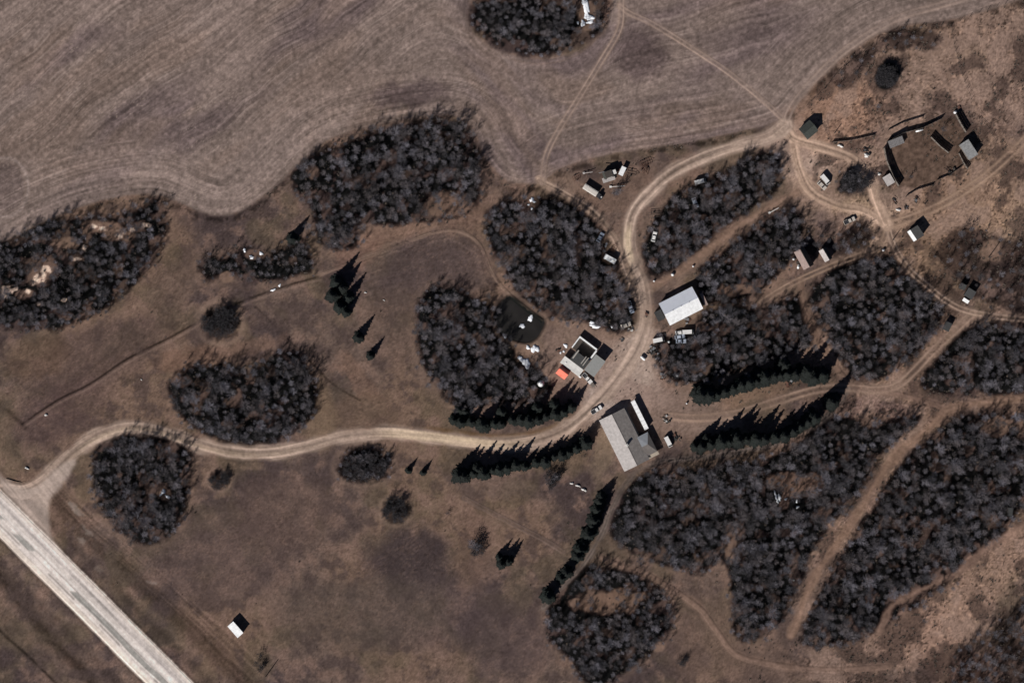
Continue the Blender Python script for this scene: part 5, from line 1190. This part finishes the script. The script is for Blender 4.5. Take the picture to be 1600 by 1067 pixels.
# scrap heaps
def scrap(label, cx, cy, R_, n, seed, mats_=(RUST, DWOOD, BLACK, STEEL)):
    r = random.Random(seed); o = thing('scrap_heap', label, 'scrap heap', G(cx, cy), r.uniform(0, 3))
    for i in range(n):
        x, y = r.gauss(0, R_ * .45), r.gauss(0, R_ * .45); m_ = r.choice(mats_); a = r.uniform(0, 3.14); k = r.random(); c, s_ = math.cos(a), math.sin(a); b = MB()
        if k < .45: l = r.uniform(.6, 2.2); b.bar((x - c * l / 2, y - s_ * l / 2, r.uniform(.05, .5)), (x + c * l / 2, y + s_ * l / 2, r.uniform(.1, .9)), r.uniform(.05, .12)); b.build('beam', m_, o)
        elif k < .75: l, w_ = r.uniform(.4, 1.2), r.uniform(.3, .8); z = r.uniform(.2, .9); b.slab([(x - c * l - s_ * -w_ * 0, y - s_ * l, z), (x + s_ * w_, y - c * w_, z * .7), (x + c * l, y + s_ * l, z), (x - s_ * w_, y + c * w_, z * 1.2)], .05); b.build('sheet', m_, o)
        elif k < .9: b.bar((x, y, .05), (x, y, .3), r.uniform(.3, .45), 12); b.build('tyre', BLACK, o)
        else: l = r.uniform(.3, .7); b.frus(x - l, x + l, y - l * .7, y + l * .7, 0, l * 1.3, .05, .05, .04); b.build('crate', m_, o)
for x, y, R_, n, lab in [(1021, 548, 2.6, 34, 'dark rusty scrap heap at the tree edge east of the lane'), (1027, 556, 2.0, 22, 'smaller scrap heap just south of the dark rusty one'), (1040, 656, 2.0, 14, 'scattered scrap with a pale sheet north of the parked van'), (1054, 684, 1.8, 20, 'dark machinery scrap beside the parked van'), (1034, 588, 1.8, 16, 'brown scrap at the tree edge south-east of the yard'),
    (1072, 501, 1.4, 10, 'little rusty scrap heap against the south wall of the barn'), (987, 513, 1.4, 10, 'rusty scrap by the pale car at the lane edge'), (942, 384, 1.8, 14, 'scrap in the grove between the light car and the camper'), (972, 531, 1.0, 6, 'small scrap post pile north-east of the workshop'), (1398, 313, 1.4, 9, 'brown scrap beside the track crossing'),
    (1416, 325, 1.2, 10, 'dark scrap heap north-east of the track crossing'), (1432, 312, 1.3, 10, 'dark round scrap heap south of the low corral fence'), (1352, 235, 1.6, 14, 'mixed scrap pile between the loop road and corral'), (1498, 172, 1.4, 10, 'scrap beside the white water tank at the corral'), (1482, 268, 2.0, 20, 'dark rubble in the south-east corner of the corral'),
    (1396, 218, 2.2, 22, 'rubble strewn over the north-west corral shed'), (1010, 492, 1.0, 6, 'small junk pile on the lane verge west of the barn'), (1232, 600, 1.6, 10, 'rusty junk below the upper spruce row'), (873, 546, 1.2, 8, 'junk beside the white heaps at the workshop'), (905, 610, .8, 5, 'small boards dropped south of the workshop'), (1246, 410, 1.2, 8, 'brown junk against the front of the old barn')]:
    scrap(lab, x, y, R_, n, int(x * 7 + y), (RUST, DWOOD, BLACK, STEEL) if 'pale' not in lab else (OFFW, DWOOD, STEEL))

# leaning utility pole and yard poles
def pole(label, cx, cy, ht, cross=False):
    o = thing('utility_pole', label, 'pole', G(cx, cy), D(30)); b = MB(); b.bar((0, 0, -.5), (0, 0, ht), .22, 8, .15); b.build('shaft', DWOOD, o)
    if cross: b = MB(); b.box(-1.1, 1.1, -.08, .08, ht - .6, ht - .45); b.build('crossarm', DWOOD, o)
pole('lone dark pole casting a thin shadow near the southern edge', 417, 1054, 6.0)
pole('thin pole with crossarm in the east pasture by the scrub', 1545, 402, 6.5, True)
pole('short pole at the edge of the track crossing', 1395, 375, 3.5)
pole('thin yard pole south of the pasture fence corner', 1304, 208, 3.5)
